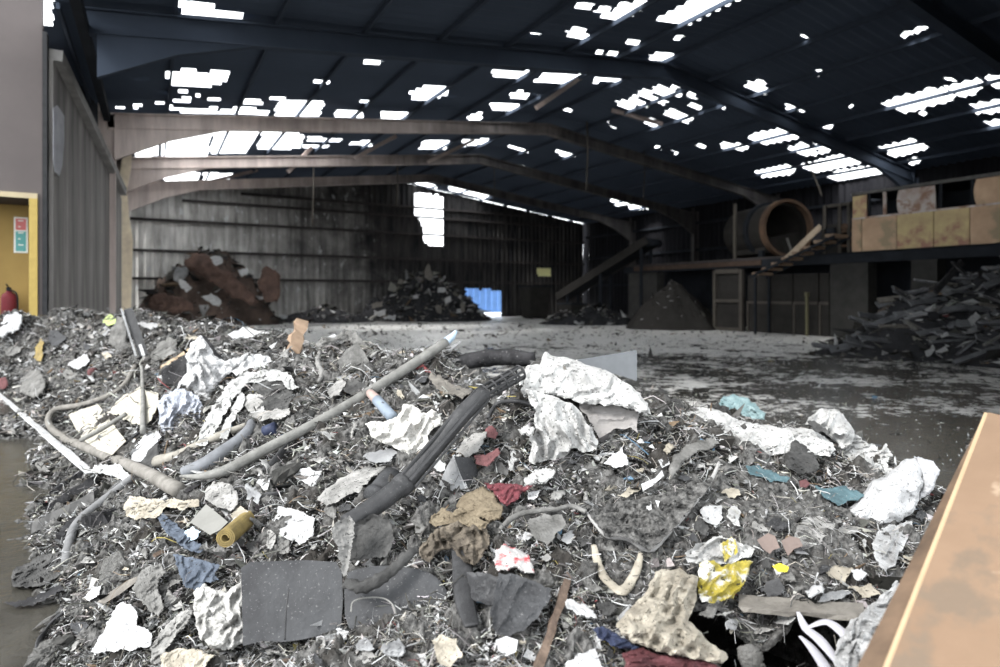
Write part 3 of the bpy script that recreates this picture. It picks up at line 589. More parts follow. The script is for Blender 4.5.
# strands and fibres
def strands(P, L, rad, colr, seed):
    rr = np.random.default_rng(seed); n = len(P); d = rr.normal(size=(n, 3)); d[:, 2] *= .35; d /= np.linalg.norm(d, axis=1)[:, None]
    side = np.cross(d, rr.normal(size=(n, 3))); side /= np.linalg.norm(side, axis=1)[:, None]; bend = np.cross(d, side); up = np.array([0, 0, 1.])
    V = []; 
    for t in np.linspace(0, 1, 5):
        c = P+d*(L*(t-.5))[:, None]+bend*(L*.35*(4*t*(1-t)-.5))[:, None]+up*(L*.10*math.sin(t*3.1))[:, None]
        w = rad*(1-.5*t); V += [c+side*w[:, None], c-side*w[:, None], c+bend*w[:, None]*1.2]
    V = np.stack(V, 1); f = []
    for s in range(4):
        for k in range(3): a, b = s*3+k, s*3+(k+1) % 3; f.append((a, b, b+3, a+3))
    return V.reshape(-1, 3), (np.array(f)[None]+(np.arange(n)*15)[:, None, None]).reshape(-1, 4), np.repeat(colr, 15, 0)
px_, py_, X, Y, z = sample_mound(19000)
L_ = np.exp(r.normal(math.log(.07), .5, len(X)))*np.clip(Y/3, .8, 1.8)
V, Fc, cc = strands(c2w(X, Y, z+.012), L_, r.uniform(.0012, .0035, len(X))*np.clip(Y/3, .8, 2), ash_colours(len(X), r, .05, .6), 13)
tag(obj('loose_fibres', V, Fc, M_chip, origin=(0,0,0), col=cc), 'tangled grey fibres and wires lying over the ash mound', 'fibres', kind='stuff')
# litter on the wet floor behind the mound
n = 26000; Yf = np.exp(r.uniform(math.log(5), math.log(36), n)); Xf = r.uniform(-1, 1, n)*Yf*.9; w = c2w(Xf, Yf, 0*Xf)
ok = (H(Xf, Yf) < 0) | (Yf > 14); ok &= (w[:, 0] > UL+.3) & (w[:, 0] < UR-.4) & (w[:, 1] < VB-.4) & (w[:, 1] > 1)
dens = fbm(np.column_stack([w[:, :2]*.5, Xf*0]), 3); ok &= (dens > r.uniform(-.6, .5, n)); w, Yk = w[ok], Yf[ok]
sz = np.clip(np.exp(r.normal(math.log(.019), .6, len(w))), .008, .10)*np.clip(Yk/11, .6, 2.2); w[:, 2] = sz*.12
cl_ = np.minimum(ash_colours(len(w), r, .05, .7), .6)
V, Fc, cc = chips(w, sz, cl_, .2, 14)
tag(obj('floor_litter', V, Fc, M_chip, origin=(0,0,0), col=cc), 'pale flakes and scraps scattered over the wet concrete floor', 'litter', kind='stuff')

# ------------------------------------------------------------------ sheets, bags and cloths cut to an outline
def chaikin(P, n=1):
    P = np.asarray(P, float)
    for _ in range(n):
        Q = np.roll(P, -1, 0); P = np.stack([.75*P+.25*Q, .25*P+.75*Q], 1).reshape(-1, 2)
    return P
_seed = [100]; HERO = []
_mask = [np.zeros((760, 1100), bool), 0]
def covered(x, y, pad):                                               # is a pixel taken by a hand-placed thing?
    M, k0 = _mask
    for k, c, B in HERO[k0:]:
        if k == 'poly':
            x0, y0 = np.floor(np.clip(B.min(0), 0, (1098, 758))).astype(int); x1, y1 = np.ceil(np.clip(B.max(0), 1, (1099, 759))).astype(int)+1
            X_, Y_ = np.meshgrid(np.arange(x0, x1), np.arange(y0, y1)); M[y0:y1, x0:x1] |= inside(X_, Y_, B)[:M.shape[0]-y0, :M.shape[1]-x0]
        else:
            for x_, y_ in B: M[max(int(y_-c), 0):max(int(y_+c)+1, 0), max(int(x_-c), 0):max(int(x_+c)+1, 0)] = True
    _mask[1] = len(HERO); p = int(round(pad*.9))
    return M[max(int(y)-p, 0):int(y)+p+1, max(int(x)-p, 0):int(x)+p+1].any()
def patch(name, poly, m, parent=None, label=None, cat=None, group=None, stand=None, near=.0, bulge=0., thick=.006, cr=.012, crs=.09, fold=None, step=None,
          smooth=False, rnd=None, fray=None, pleat=None, conform=.4, edge=None, ridge=True, depth=None):
    _seed[0] += 1; sd = _seed[0]; rr = np.random.default_rng(sd)
    if fray is None: fray = .0 if cr < .01 else .55
    rnd = 0 if rnd is None else rnd
    P = chaikin(poly, rnd); area = abs(np.sum(P[:, 0]*np.roll(P[:, 1], -1)-P[:, 1]*np.roll(P[:, 0], -1)))/2
    if step is None: step = float(np.clip(math.sqrt(area/900), 1.3, 4.0))
    B = []
    for a, b in zip(P, np.roll(P, -1, 0)):
        k = max(1, int(round(np.linalg.norm(b-a)/step))); B += [a+(b-a)*t/k for t in range(k)]
    B = np.array(B)
    if fray:
        b3 = np.column_stack([B/9.0, B[:, 0]*0+sd]); B = B+rr.normal(size=B.shape)*fray*.7+np.column_stack([pn(b3), pn(b3+40)])*fray*5
    lo, hi = B.min(0), B.max(0); xs = np.arange(lo[0], hi[0], step); ys = np.arange(lo[1], hi[1], step*.87)
    I = np.array([(x+(step/2 if j % 2 else 0), y) for j, y in enumerate(ys) for x in xs]).reshape(-1, 2)
    if len(I):
        I = I+rr.uniform(-.22, .22, I.shape)*step; I = I[inside(I[:, 0], I[:, 1], B)]
    def dist(Q):
        d = np.full(len(Q), 1e9)
        for a, b in zip(B, np.roll(B, -1, 0)):
            ab = b-a; t = np.clip(((Q-a)@ab)/(ab@ab+1e-9), 0, 1); d = np.minimum(d, np.linalg.norm(Q-a-t[:, None]*ab, axis=1))
        return d
    if len(I): I = I[dist(I) > step*.45]
    pts = np.vstack([B, I]) if len(I) else B; nb = len(B)
    r_ = geometry.delaunay_2d_cdt([Vector(p) for p in pts], [], [list(range(nb))], 1, 1e-5)
    Q = np.array([tuple(v) for v in r_[0]]); T = [tuple(f) for f in r_[2]]
    D = dist(Q); Rr = edge or max(D.max(), 1e-6); dome = np.sqrt(np.clip(1-(1-np.clip(D/Rr, 0, 1))**2, 0, 1))
    dv = np.column_stack([(Q[:, 0]-CX)/F, np.ones(len(Q)), (HY-Q[:, 1])/F])                    # pixel lines, camera axes
    if depth is not None:
        Yv = np.full(len(Q), 1.0)*depth if np.ndim(depth) == 0 else None
    if stand is not None:
        ax, ay, lean, yaw = stand[:4]; Y0 = stand[4] if len(stand) > 4 else float(G(ax, ay)[0])
        p0 = np.array([(ax-CX)/F*Y0, Y0, (HY-ay)/F*Y0]); e1 = np.array([math.cos(math.radians(yaw)), math.sin(math.radians(yaw)), 0])
        e2 = np.array([0, math.sin(math.radians(lean)), math.cos(math.radians(lean))]); nn = np.cross(e1, e2); Yv = (p0@nn)/(dv@nn)
        Yv = np.clip(Yv, Y0*.55, Y0*1.8)
    elif depth is None:
        g = G(Q[:, 0], Q[:, 1]); A = np.column_stack([np.ones(len(Q)), Q-Q.mean(0)]); w = np.ones(len(Q))
        for _ in range(3):
            s_ = np.linalg.lstsq(A*w[:, None], w/g, rcond=None)[0]; res = np.abs(A@s_-1/g); w = 1/(1+(res/(.02/np.median(g)))**2)
        Yp = 1/np.clip(A@s_, .05, 2); Yv = Yp+np.clip((g-Yp)*conform, -.05, .05)
    Pc = dv*Yv[:, None]; q3 = Pc.copy()
    if fold is not None:
        an = math.radians(fold[0]); ux = math.cos(an)*Q[:, 0]-math.sin(an)*Q[:, 1]; uy = math.sin(an)*Q[:, 0]+math.cos(an)*Q[:, 1]
        q3 = np.column_stack([ux/F*Yv/fold[1], uy/F*Yv, Yv*.2])
    nz = cr*(1.5*crease(q3/crs*.7+sd*3.1, sd)+.22*ridged(q3/crs*1.8+sd*1.7, 3, .6))
    dome = dome*np.clip(.8+.5*fbm(q3/crs*.55+sd, 2), .15, 1.4)
    if pleat is not None:                                              # hanging folds: (direction, spacing in pixels, depth)
        an = math.radians(pleat[0]); w3 = np.column_stack([Q/ (pleat[1]*2.2), Q[:, 0]*0+sd]); tt = (math.cos(an)*Q[:, 0]+math.sin(an)*Q[:, 1])/pleat[1]+1.3*pn(w3)+.4*pn(w3*2.7+5)
        nz = nz+pleat[2]*(1-2.2*np.abs(np.sin(math.pi*tt))**.8*(.6+.4*np.abs(pn(w3*1.4+9))))
    if stand is None: near = near+.045
    off = near+bulge*dome+nz*(.35+.65*np.clip(D/(step*3), 0, 1))
    ln = np.linalg.norm(dv, axis=1)[:, None]; ray = dv/ln
    front = Pc-ray*off[:, None]; back = Pc+ray*(thick+(bulge*.5*dome-near+(-nz if bulge == 0 else 0)*(1 if thick < .05 else 0)))[:, None]
    if bulge == 0 and thick < .05: back = front+ray*thick
    n = len(Q); bd = {}
    for f in T:
        for a, b in ((f[0], f[1]), (f[1], f[2]), (f[2], f[0])):
            if (b, a) in bd: del bd[(b, a)]
            else: bd[(a, b)] = 1
    V = np.vstack([front, back]); V = c2w(V[:, 0], V[:, 1], V[:, 2]+CAMZ)
    # image y grows downwards: triangles come out facing away from the camera
    Fc = [f[::-1] for f in T]+[tuple(a+n for a in f) for f in T]+[(a, b, b+n, a+n) for a, b in bd]
    HERO.append(('poly', B.mean(0), B)); o = obj(name, V, Fc, m, parent, smooth)
    if parent is None and label: tag(o, label, cat or name.replace('_', ' '), group)
    return o
def path(pts, near=0.0):                                             # (px,py) rests on the mound; (px,py,Y) sits at that distance
    return np.array([at(p[0], p[1], p[2] if len(p) > 2 else float(G(p[0], p[1])[0])-near) for p in pts])
def rod(name, pts, r, m, label=None, cat=None, parent=None, near=None, group=None, **kw):
    rr = r if np.ndim(r) == 0 else max(r); P = path(pts, rr*1.2+.04 if near is None else near); HERO.append(('line', 6, catmull(np.array([p[:2] for p in pts], float), 10)))
    V, Fc = tube_mesh(P, r, **kw); o = obj(name, V, Fc, m, parent, True)
    if parent is None: tag(o, label, cat or name.replace('_', ' '), group)
    return o
def plank(name, a, b, w, h, m, label=None, cat=None, parent=None, near=.01, group=None, wob=.004, up=(0, 0, 1), seg=10):
    HERO.append(('line', 5, np.linspace(a[:2], b[:2], 14))); A, B = path([a, b], near); d = B-A; L = np.linalg.norm(d); d /= L; sd_ = np.cross(d, up); sd_ /= np.linalg.norm(sd_); u = np.cross(sd_, d); V = []; rr = np.random.default_rng(len(bpy.data.objects))
    for t in np.linspace(0, 1, seg+1):
        c = A+d*L*t
        for x, y in ((-1,-1),(1,-1),(1,1),(-1,1)): V.append(c+sd_*(x*w/2+rr.normal()*wob)+u*(y*h/2+rr.normal()*wob*.6)+d*(rr.normal()*wob*3 if t in (0, 1) else 0))
    Fc = [(i*4+j, i*4+(j+1) % 4, i*4+4+(j+1) % 4, i*4+4+j) for i in range(seg) for j in range(4)]+[(3,2,1,0), tuple(range(seg*4, seg*4+4))]
    o = obj(name, V, Fc, m, parent)
    if parent is None: tag(o, label, cat or name.replace('_', ' '), group)
    return o

# ------------------------------------------------------------------ background: beyond the back wall
M_skip = mat('blue_painted_steel', (.16,.30,.62), (.12,.24,.5), .5, 2); M_hedge = mat('green_hedge', (.20,.26,.07), (.1,.14,.03), .8, 6)
g0 = on_v(476, 300, VB); 
b = MB(); x0 = g0[0]+.2; b.box((x0, VB+4, .15), (x0+4.6, VB+6, 2.6))
for k in range(9): b.box((x0+.1+k*.52, VB+3.93, .2), (x0+.2+k*.52, VB+4, 2.5))
tag(b.build('skip_container', M_skip), 'blue steel container outside, seen through the low doorway', 'container')
def blob(c, rad, n=24, amp=.25, fr=1.5, zs=1.0, seed=0, half=False):
    th = np.linspace(0, 2*np.pi, n, endpoint=False); ph = np.linspace(0 if half else -np.pi/2, np.pi/2, n//2+1); V = []
    for p in ph:
        for t in th: V.append((math.cos(p)*math.cos(t), math.cos(p)*math.sin(t), math.sin(p)))
    V = np.array(V); rr = 1+amp*fbm(V*fr+seed*7.7, 4, .6); V = V*rr[:, None]*np.array(rad)+np.array(c); m_ = len(ph)
    Fc = [(i*n+j, i*n+(j+1) % n, (i+1)*n+(j+1) % n, (i+1)*n+j) for i in range(m_-1) for j in range(n)]
    return V, Fc
V, Fc = blob((g0[0]-1.6, VB+5, .9), (1.9, 1.2, 1.5), 28, .35, 3); tag(obj('hedge_bush', V, Fc, M_hedge), 'green bush outside, at the left of the low doorway', 'bush')
yb = on_v(544, 272, VB+.6); MB().box((yb[0]-.9, VB+.6, yb[2]-.9), (yb[0]+.9, VB+.68, yb[2]+.7)).box((yb[0]-.8, VB+.68, 0), (yb[0]-.7, VB+.76, yb[2]+.6)).box((yb[0]+.7, VB+.68, 0), (yb[0]+.8, VB+.76, yb[2]+.6)).build('yellow_light_board', mat('pale_yellow_light', (.85,.83,.42), (.75,.73,.36), .6))  # panel added outside so the gap shows its yellowish light
tag(bpy.data.objects['yellow_light_board'], 'pale yellow panel added for the yellowish light in the small square gap', 'board')

# ------------------------------------------------------------------ background: heaps
def heap(name, label, c, rx, ry, h, rot, m, seed, nchip=900, csize=.12, lo=.03, hi=.5, sharp=1.3, fr=2.2, amp=.3, na=130, nr=54):
    e = empty(name, (c[0], c[1], 0), label, 'debris heap')
    t = np.linspace(0, 2*np.pi, na, endpoint=False); q = np.linspace(0, 1, nr); T, Q = np.meshgrid(t, q, indexing='ij')
    ex = 1+.22*pn(np.column_stack([np.cos(T.ravel())*1.7, np.sin(T.ravel())*1.7, T.ravel()*0+seed])).reshape(T.shape)
    lx, ly = np.cos(T)*Q*rx*ex, np.sin(T)*Q*ry*ex; zb = h*(1-Q**sharp)
    nz = fbm(np.column_stack([lx.ravel()/rx*fr, ly.ravel()/ry*fr, lx.ravel()*0+seed*3]), 6, .68).reshape(T.shape)
    z = np.maximum(zb+amp*h*nz*(Q < .999)*np.minimum(1, (1-Q)*4), -.02); z[:, -1] = -.02
    ca, sa = math.cos(rot), math.sin(rot); V = np.stack([c[0]+lx*ca-ly*sa, c[1]+lx*sa+ly*ca, z], -1).reshape(-1, 3)
    Fc = [(i*nr+j, i*nr+j+1, ((i+1) % na)*nr+j+1, ((i+1) % na)*nr+j) for i in range(na) for j in range(nr-1)]; Fc = [f[::-1] for f in Fc]
    obj('heap_body', V, Fc, m, e)
    rr = np.random.default_rng(seed+50); k = rr.integers(0, len(V), nchip); P = V[k]+rr.normal(size=(nchip, 3))*.05; P[:, 2] = np.maximum(P[:, 2], .03)
    Vc, Fc2, cc = chips(P, np.exp(rr.normal(math.log(csize), .5, nchip)), ash_colours(nchip, rr, lo, hi), .4, seed+9)
    o = obj('loose_chips', Vc, Fc2, M_chip, e, col=cc); o['kind'] = 'stuff'
    return e, V.reshape(na, nr, 3)
M_brownheap = mat('rust_brown_debris', (.105,.075,.062), (.03,.025,.022), .9, 1.3, 8, .22, .8, 6)
M_greyheap = mat('grey_black_debris', (.035,.035,.038), (.012,.012,.013), .9, 1.5, 8, .22, .8, 6)
M_ashheap = mat('fine_dark_ash', (.03,.028,.026), (.017,.016,.015), .95, 1.2, 6, .3, .3, 10)
M_brownroll = mat('rust_brown_matting', (.11,.07,.056), (.035,.025,.022), .9, 2, 7, .25, .6, 10)
c = at(207, 320, 30.9); hA, VA = heap('brown_debris_heap', 'tall rust-brown debris heap in the back left corner', c, 3.6, 2.4, 3.5, -YAW, M_brownheap, 1, 900, .14, .02, .2, 1.9, amp=.2)
c = at(428, 316, 35.5); hB, VB_ = heap('grey_debris_heap', 'grey speckled debris heap in front of the low doorway', c, 3.9, 2.2, 2.75, -YAW, M_greyheap, 2, 1600, .13, .03, .55, 1.1, amp=.22)
c = c2w(np.array(13.6), np.array(15.0), np.array(0.)); hC, VC = heap('black_debris_heap', 'dark heap of charred boards at the right edge under the platform', c, 5.2, 3.2, 2.55, -YAW, M_greyheap, 3, 4200, .085, .015, .4, 1.05, amp=.16)
c = at(672, 326, 27.0); hD, VD = heap('fine_ash_heap', 'smooth dark ash cone inside the storage bay', c, 2.2, 1.8, 2.1, -YAW, M_ashheap, 4, 150, .06, .03, .15, 1.3, amp=.06)
def low_heap(label, px, py, Y, rx, h, seed, name='rubble_heap'):
    c = at(px, py, Y); return heap(name, label, c, rx, rx*.6, h, -YAW, M_greyheap, seed, 350, .11, .02, .4, 1.2, amp=.3, na=40, nr=16)
low_heap('low rubble along the foot of the back wall, left of the grey heap', 325, 318, 33.5, 3.0, .8, 11)
low_heap('low dark rubble below the inclined conveyor', 592, 322, 31, 2.6, .9, 12)
low_heap('low rubble at the foot of the concrete pillar, left of the black heap', 873, 348, 17.6, 1.3, .5, 13)
# brown matting and bags on the corner heap
def far_patch(name, poly, m, Y, label, cat, lean=20, yaw=0, bulge=.12, thick=.1, cr=.08, crs=.5, **k):
    k.setdefault('rnd', 0 if 'scrap' in name else 1)
    if 'scrap' in name: bulge = .01; cr = .06
    ax = sum(p[0] for p in poly)/len(poly); ay = max(p[1] for p in poly)
    return patch(name, poly, m, None, label, cat, stand=(ax, ay, lean, yaw, Y), bulge=bulge, thick=thick, cr=cr, crs=crs, step=2.2, **k)
far_patch('matting_roll', [(183,262),(195,252),(206,254),(216,264),(228,272),(244,284),(256,296),(258,306),(243,303),(224,292),(206,278),(190,272)], M_brownroll, 28.0, 'long rust-brown matting slumped down the corner heap', 'matting', bulge=.30, thick=.2, cr=.30, crs=.8)
far_patch('matting_bundle', [(262,268),(272,266),(280,275),(281,296),(274,304),(264,300),(258,285)], M_brownroll, 28.0, 'rust-brown bundle at the right end of the corner heap', 'matting', bulge=.30, thick=.2, cr=.30, crs=.8)
far_patch('matting_bundle', [(150,296),(165,292),(182,297),(196,306),(192,312),(160,312),(148,307)], M_brownroll, 27.4, 'rust-brown bundle at the foot of the corner heap', 'matting', bulge=.25, thick=.2, cr=.28, crs=.8)
for k, (poly, l) in enumerate([([(179,279),(186,281),(191,288),(187,292),(181,287)], 'white scrap hanging halfway up the corner heap'), ([(201,295),(212,293),(221,300),(218,306),(204,302)], 'white bag low on the corner heap'),
        ([(210,258),(220,256),(224,263),(216,266)], 'pale scrap near the top of the corner heap'), ([(239,270),(247,267),(249,275),(241,277)], 'pale scrap on the right shoulder of the corner heap')]):
    far_patch('white_scrap', poly, M_whitec, 27.6, l, 'scrap', cr=.03, crs=.3, thick=.05, bulge=.05)
far_patch('grey_sheet', [(172,272),(182,264),(190,268),(186,280),(176,284)], M_metal, 28.3, 'grey sheet on the left slope of the corner heap', 'sheet', cr=.04, thick=.04, bulge=.03)
# pieces on the grey heap
far_patch('pale_board', [(424,268),(429,264),(433,276),(431,282),(426,280)], M_greywood, 33.6, 'upright board on the crest of the grey heap', 'board', thick=.06, bulge=.02, cr=.02)
for k, (x, y, w, h) in enumerate([(372,303,9,4),(373,310,12,5),(383,316,13,4),(398,280,6,4),(412,295,6,4),(437,288,8,4),(460,304,4,8),(280,316,8,5),(305,315,7,4),(436,306,5,8),(445,297,6,4),(455,309,6,4)]):
    far_patch('pale_scrap', [(x,y),(x+w,y-1),(x+w+1,y+h),(x+1,y+h+1)], M_whitec if k % 3 else M_greywood, 33.4 if y < 312 else 32.6, ['small pale scrap','flat white scrap','narrow white scrap'][k % 3]+f" {['at the left foot','on the left slope','below the crest','on the right slope','by the doorway','far left of the heap'][0 if x < 390 and x > 350 else 5 if x < 350 else 1 if x < 415 else 2 if x < 440 else 3 if x < 465 else 4]} of the grey speckled heap", 'scrap', group='pale scraps on the grey heap', thick=.05, bulge=.04, cr=.03, crs=.3)
# charred boards on the black heap at right
rb = random.Random(5); M_blackboard = mat('burnt_black_board', (.13,.133,.142), (.02,.021,.024), .6, 4, 7, .25, .5, 20, spec=.5, speck=(.16,.16,.17), spscale=14, spth=.68)
rows = VC.reshape(-1, 3); cam_side = [p for p in rows if p[2] > .12 and p[2] < 2.5 and (p[0]*SN+p[1]*CS) < 15.6 and abs((p[0]*CS-p[1]*SN)/(p[0]*SN+p[1]*CS)*F+CX-925) < 95]
def board_label(p, L, m_, a):
    X_, Y_ = w2c(np.array(p)); x = float(X_[0]/Y_[0]*F+CX); y = HY-(p.z-CAMZ)/float(Y_[0])*F
    look = {'burnt_black_board': 'charred', 'sooty_sheet_metal': 'grey metal', 'grey_weathered_wood': 'greyish wooden', 'dusty_grey_rubber_sheet': 'dark grey'}[m_.name]
    return f"{'long' if L > 1.4 else 'short' if L < .9 else 'medium'} {look} board {'rising rightwards' if a > .35 else 'sinking rightwards' if a < -.15 else 'lying level'}, {'high' if y < 300 else 'low' if y > 335 else 'midway'} on the {'left' if x < 895 else 'right' if x > 955 else 'middle'} of the black heap"
for k in range(90):
    p = Vector(rb.choice(cam_side)); a = rb.uniform(-.6, .9); L_b, w_, h_ = rb.uniform(.45, 1.7), rb.uniform(.06, .2), rb.uniform(.03, .07)
    d = Vector((CS*math.cos(a)+rb.uniform(-.3,.3), -SN*math.cos(a)+rb.uniform(-.4,.4), math.sin(a)*.55)).normalized(); up = Vector((-SN*.6+rb.gauss(0,.3), -CS*.6+rb.gauss(0,.3), .8)).normalized()
    q0 = p-d*L_b/2+Vector((0,0,.03)); q1 = p+d*L_b/2+Vector((0,0,.03)); q0.z = max(q0.z, .06); q1.z = max(q1.z, .06)
    m_ = M_blackboard if rb.random() < .9 else rb.choice([M_metal, M_greywood, M_plate])
    tag(MB().bar(q0, q1, w_, h_, up=up).build('charred_board', m_), board_label(p, L_b, m_, a), 'board', 'charred boards in the dark heap at right')
pc = at(948, 268, 13.4); 
tag(MB().bar(at(935,292,13.5), at(962,262,13.8), .14, .05, up=(0,-1,.3)).build('charred_stake', M_char), 'charred stake leaning up from the dark heap, pointing right', 'stake')
tag(MB().bar(at(952,262,13.6), at(966,275,13.4), .12, .05, up=(0,-1,.3)).build('charred_stake', M_char), 'short charred stake crossing the longer one on the dark heap', 'stake')
tag(MB().bar(at(984,345,11.9), at(1012,330,12.1), .05, .05, up=(0,-1,.3)).build('pale_batten', M_pole), 'pale batten sticking out low on the dark heap at right', 'batten')
far_patch('brown_sheet', [(876,313),(890,303),(902,305),(906,318),(892,325),(878,324)], mat('dull_brown_sheet', (.12,.09,.075), (.06,.048,.04), .85, 3), 15.6, 'dull brown curved sheet at the left end of the dark heap', 'sheet', thick=.05, bulge=.25, cr=.03)
far_patch('grey_rag', [(866,330),(876,322),(884,330),(880,344),(868,346)], M_metal, 15.4, 'grey rag at the left foot of the dark heap', 'rag', thick=.06, bulge=.12, cr=.05)
far_patch('pale_bag', [(897,300),(903,296),(907,303),(905,312),(898,308)], M_metal, 15.2, 'small pale bag behind the brown curved sheet', 'bag', thick=.06, bulge=.1, cr=.04)
for poly, l in [([(934,352),(944,347),(948,350),(938,355)], 'bright white scrap low on the dark heap'), ([(940,334),(948,332),(949,336),(941,338)], 'small white scrap in the middle of the dark heap'), ([(968,320),(977,312),(981,316),(972,326)], 'white scrap high on the dark heap'), ([(925,352),(933,345),(936,349),(927,356)], 'grey white scrap low on the dark heap')]:
    far_patch('white_scrap', poly, M_whitec, 12.9, l, 'scrap', thick=.02, bulge=.03, cr=.03, crs=.2)

# ------------------------------------------------------------------ background: sorting platform and its bays
UP = 21.0
def vz(px, py, u=UP):
    p = on_u(px, py, u); return float(p[1]), float(p[2])
pf = empty('sorting_platform', (UP+1, 15, 0), 'dark steel and concrete sorting platform along the right side of the hall', 'platform')
MB().box((UP, 6.2, 2.62), (UP+.25, 23.6, 2.92)).build('edge_beam', M_soot, pf)
MB().box((UP+.1, 13.6, 2.93), (UP+3.0, 23.6, 3.02)).build('deck', M_rustd, pf); MB().box((UP+.1, 6.2, 2.93), (UP+3.0, 13.5, 2.99)).build('deck', M_soot, pf)
MB().box((UP-.06, 15.5, 2.70), (UP-.005, 22.8, 2.90)).build('rusty_fascia', mat('rust_red_steel', (.075,.05,.038), (.035,.027,.022), .85, 3), pf)
for px0, px1 in ((830, 868), (911, 937)):
    va, vb_ = vz(px0, 300)[0], vz(px1, 300)[0]; MB().box((UP, vb_, 0), (UP+.55, va, 2.61)).build('pillar', M_concrete, pf)
va, vb_ = vz(624, 300)[0], vz(652, 300)[0]; MB().box((UP+.3, vb_, 0), (UP+.8, min(va, 24.5), 2.9)).build('pillar', mat('dark_concrete', (.06,.058,.055), (.035,.034,.033), .9, 2), pf)
MB().box((UP+3.1, 6.2, 0), (UP+3.3, 23.6, 2.9)).build('back_wall', M_soot, pf)
# framed steel bay divider
va, vb_ = vz(712, 300, UP-.3)[0], vz(741, 300, UP-.3)[0]
M_bay = mat('dusty_bay_steel', (.08,.072,.062), (.04,.036,.032), .85, 2, 6, .3); M_bayd = mat('dark_bay_panel', (.032,.03,.028), (.016,.015,.014), .85, 2, 6, .3)
bd = empty('bay_divider', (UP-.2, (va+vb_)/2, 0), 'framed grey-brown steel bay divider at the left of the dark panels', 'divider')
MB().box((UP-.14, vb_, 0), (UP-.02, va, 2.55)).build('plate', M_bayd, bd)
for y0, y1 in ((va-.14, va), (vb_, vb_+.14)): MB().box((UP-.26, y0, 0), (UP-.145, y1, 2.55)).build('upright', M_bay, bd)
for z0, z1 in ((2.4, 2.58), (1.2, 1.32), (0.02, .14)): MB().box((UP-.27, vb_+.14, z0), (UP-.15, va-.14, z1)).build('rail', M_bay, bd)
s_ = vb_-.02; kk = 0
while s_ > vz(828, 300)[0]+.3:
    e_ = max(s_-1.02, vz(829, 300)[0]); o = empty('bay_panel', (0, 0, 0)); o.parent = pf; o.location = Vector((UP+.1, (s_+e_)/2, 0))-pf.location
    MB().box((UP+.05, e_+.03, 0), (UP+.15, s_-.03, 2.3)).build('plate', M_bayd, o); MB().box((UP-.01, e_+.03, 1.15), (UP+.045, s_-.03, 1.25)).build('rib', M_bay, o); MB().box((UP-.01, s_-.10, 0), (UP+.045, s_-.03, 1.14)).build('stile', M_bay, o); s_ = e_
vg, zg = vz(813, 320); tag(MB().box((UP-.4, vg-.04, 0), (UP-.32, vg+.04, 1.55)).box((UP-.42, vg-.06, 1.45), (UP-.3, vg+.06, 1.6)).build('post', mat('mossy_post', (.13,.12,.07), (.08,.075,.05), .9)), 'short mossy post in front of the dark bay panels', 'post')

# picking cabin
cb = empty('picking_cabin', (UP, 9, 2.99), 'rust-streaked tan picking cabin on the right end of the platform', 'cabin')
M_tan = mat('heat_stained_tan_panel', (.58,.48,.25), (.36,.27,.16), .7, 1.6, 7, .25, .15, 10, c3=(.3,.17,.13), c3th=.55, c3scale=1.1)
M_pinkp = mat('rust_pink_panel', (.55,.39,.265), (.35,.235,.155), .7, 1.6, 7, .25, .15, 10, c3=(.30,.24,.16), c3th=.55, c3scale=1.8)
M_silver = mat('scorched_silver_panel', (.52,.5,.49), (.3,.22,.18), .5, 2.2, 7, .22, .2, 10, metal=.2, c3=(.24,.15,.11), c3th=.55, c3scale=2)
zm, zt = 4.13, 4.93
edges = [852, 862, 897, 934, 970, 1010, 1060, 1120]; vv_ = [vz(e, 250)[0] for e in edges]
for k in range(len(edges)-1):
    m_ = [M_pinkp, M_pinkp, M_tan, M_tan, M_pinkp, M_tan, M_pinkp][k]; MB().box((UP-.02, vv_[k+1]+.012, 3.0), (UP+.04, vv_[k]-.012, zm)).build('side_panel', m_, cb)
def upper(px0, px1, m_, arc=0):
    a, b_ = vz(px0, 200)[0], vz(px1, 200)[0]; n = 7; V = []; 
    for i in range(n):
        t = i/(n-1); z = zm+.02+(zt-zm-.04)*t; off = arc*(t-.5)**2*2
        V += [(UP-.02, a-off, z), (UP-.02, b_+arc*.4*(t-.2)**2, z), (UP+.03, b_+arc*.4*(t-.2)**2, z), (UP+.03, a-off, z)]
    Fc = [(i*4+j, i*4+(j+1) % 4, i*4+4+(j+1) % 4, i*4+4+j) for i in range(n-1) for j in range(4)]+[(3,2,1,0), tuple(range(4*n-4, 4*n))]
    obj('window_panel', V, Fc, m_, cb)
upper(853, 867, M_tan); upper(897, 936, M_silver, .12); upper(974, 1040, M_pinkp, .14); upper(1075, 1120, M_silver, .12)
for px in (868, 884, 899, 940, 972, 1042):
    a = vz(px, 200)[0]; MB().box((UP+.035, a-.05, zm), (UP+.1, a+.05, zt)).build('post', M_silver if px == 884 else M_soot, cb)
MB().box((UP-.05, vv_[-1], zt), (UP+.12, vv_[0], zt+.1)).build('roof_rail', mat('sooty_rail', (.13,.125,.12), (.07,.068,.065), .7), cb)
MB().box((UP+2.0, vv_[-1], 3.0), (UP+2.1, vv_[0], zt)).build('rear_wall', M_soot, cb); MB().box((UP+.13, vv_[-1], zt+.02), (UP+2.1, vv_[0], zt+.08)).build('cabin_roof', M_soot, cb)
MB().box((UP-.04, vv_[-1], zm-.03), (UP-.021, vv_[0], zm+.03)).build('waist_rail', M_silver, cb)

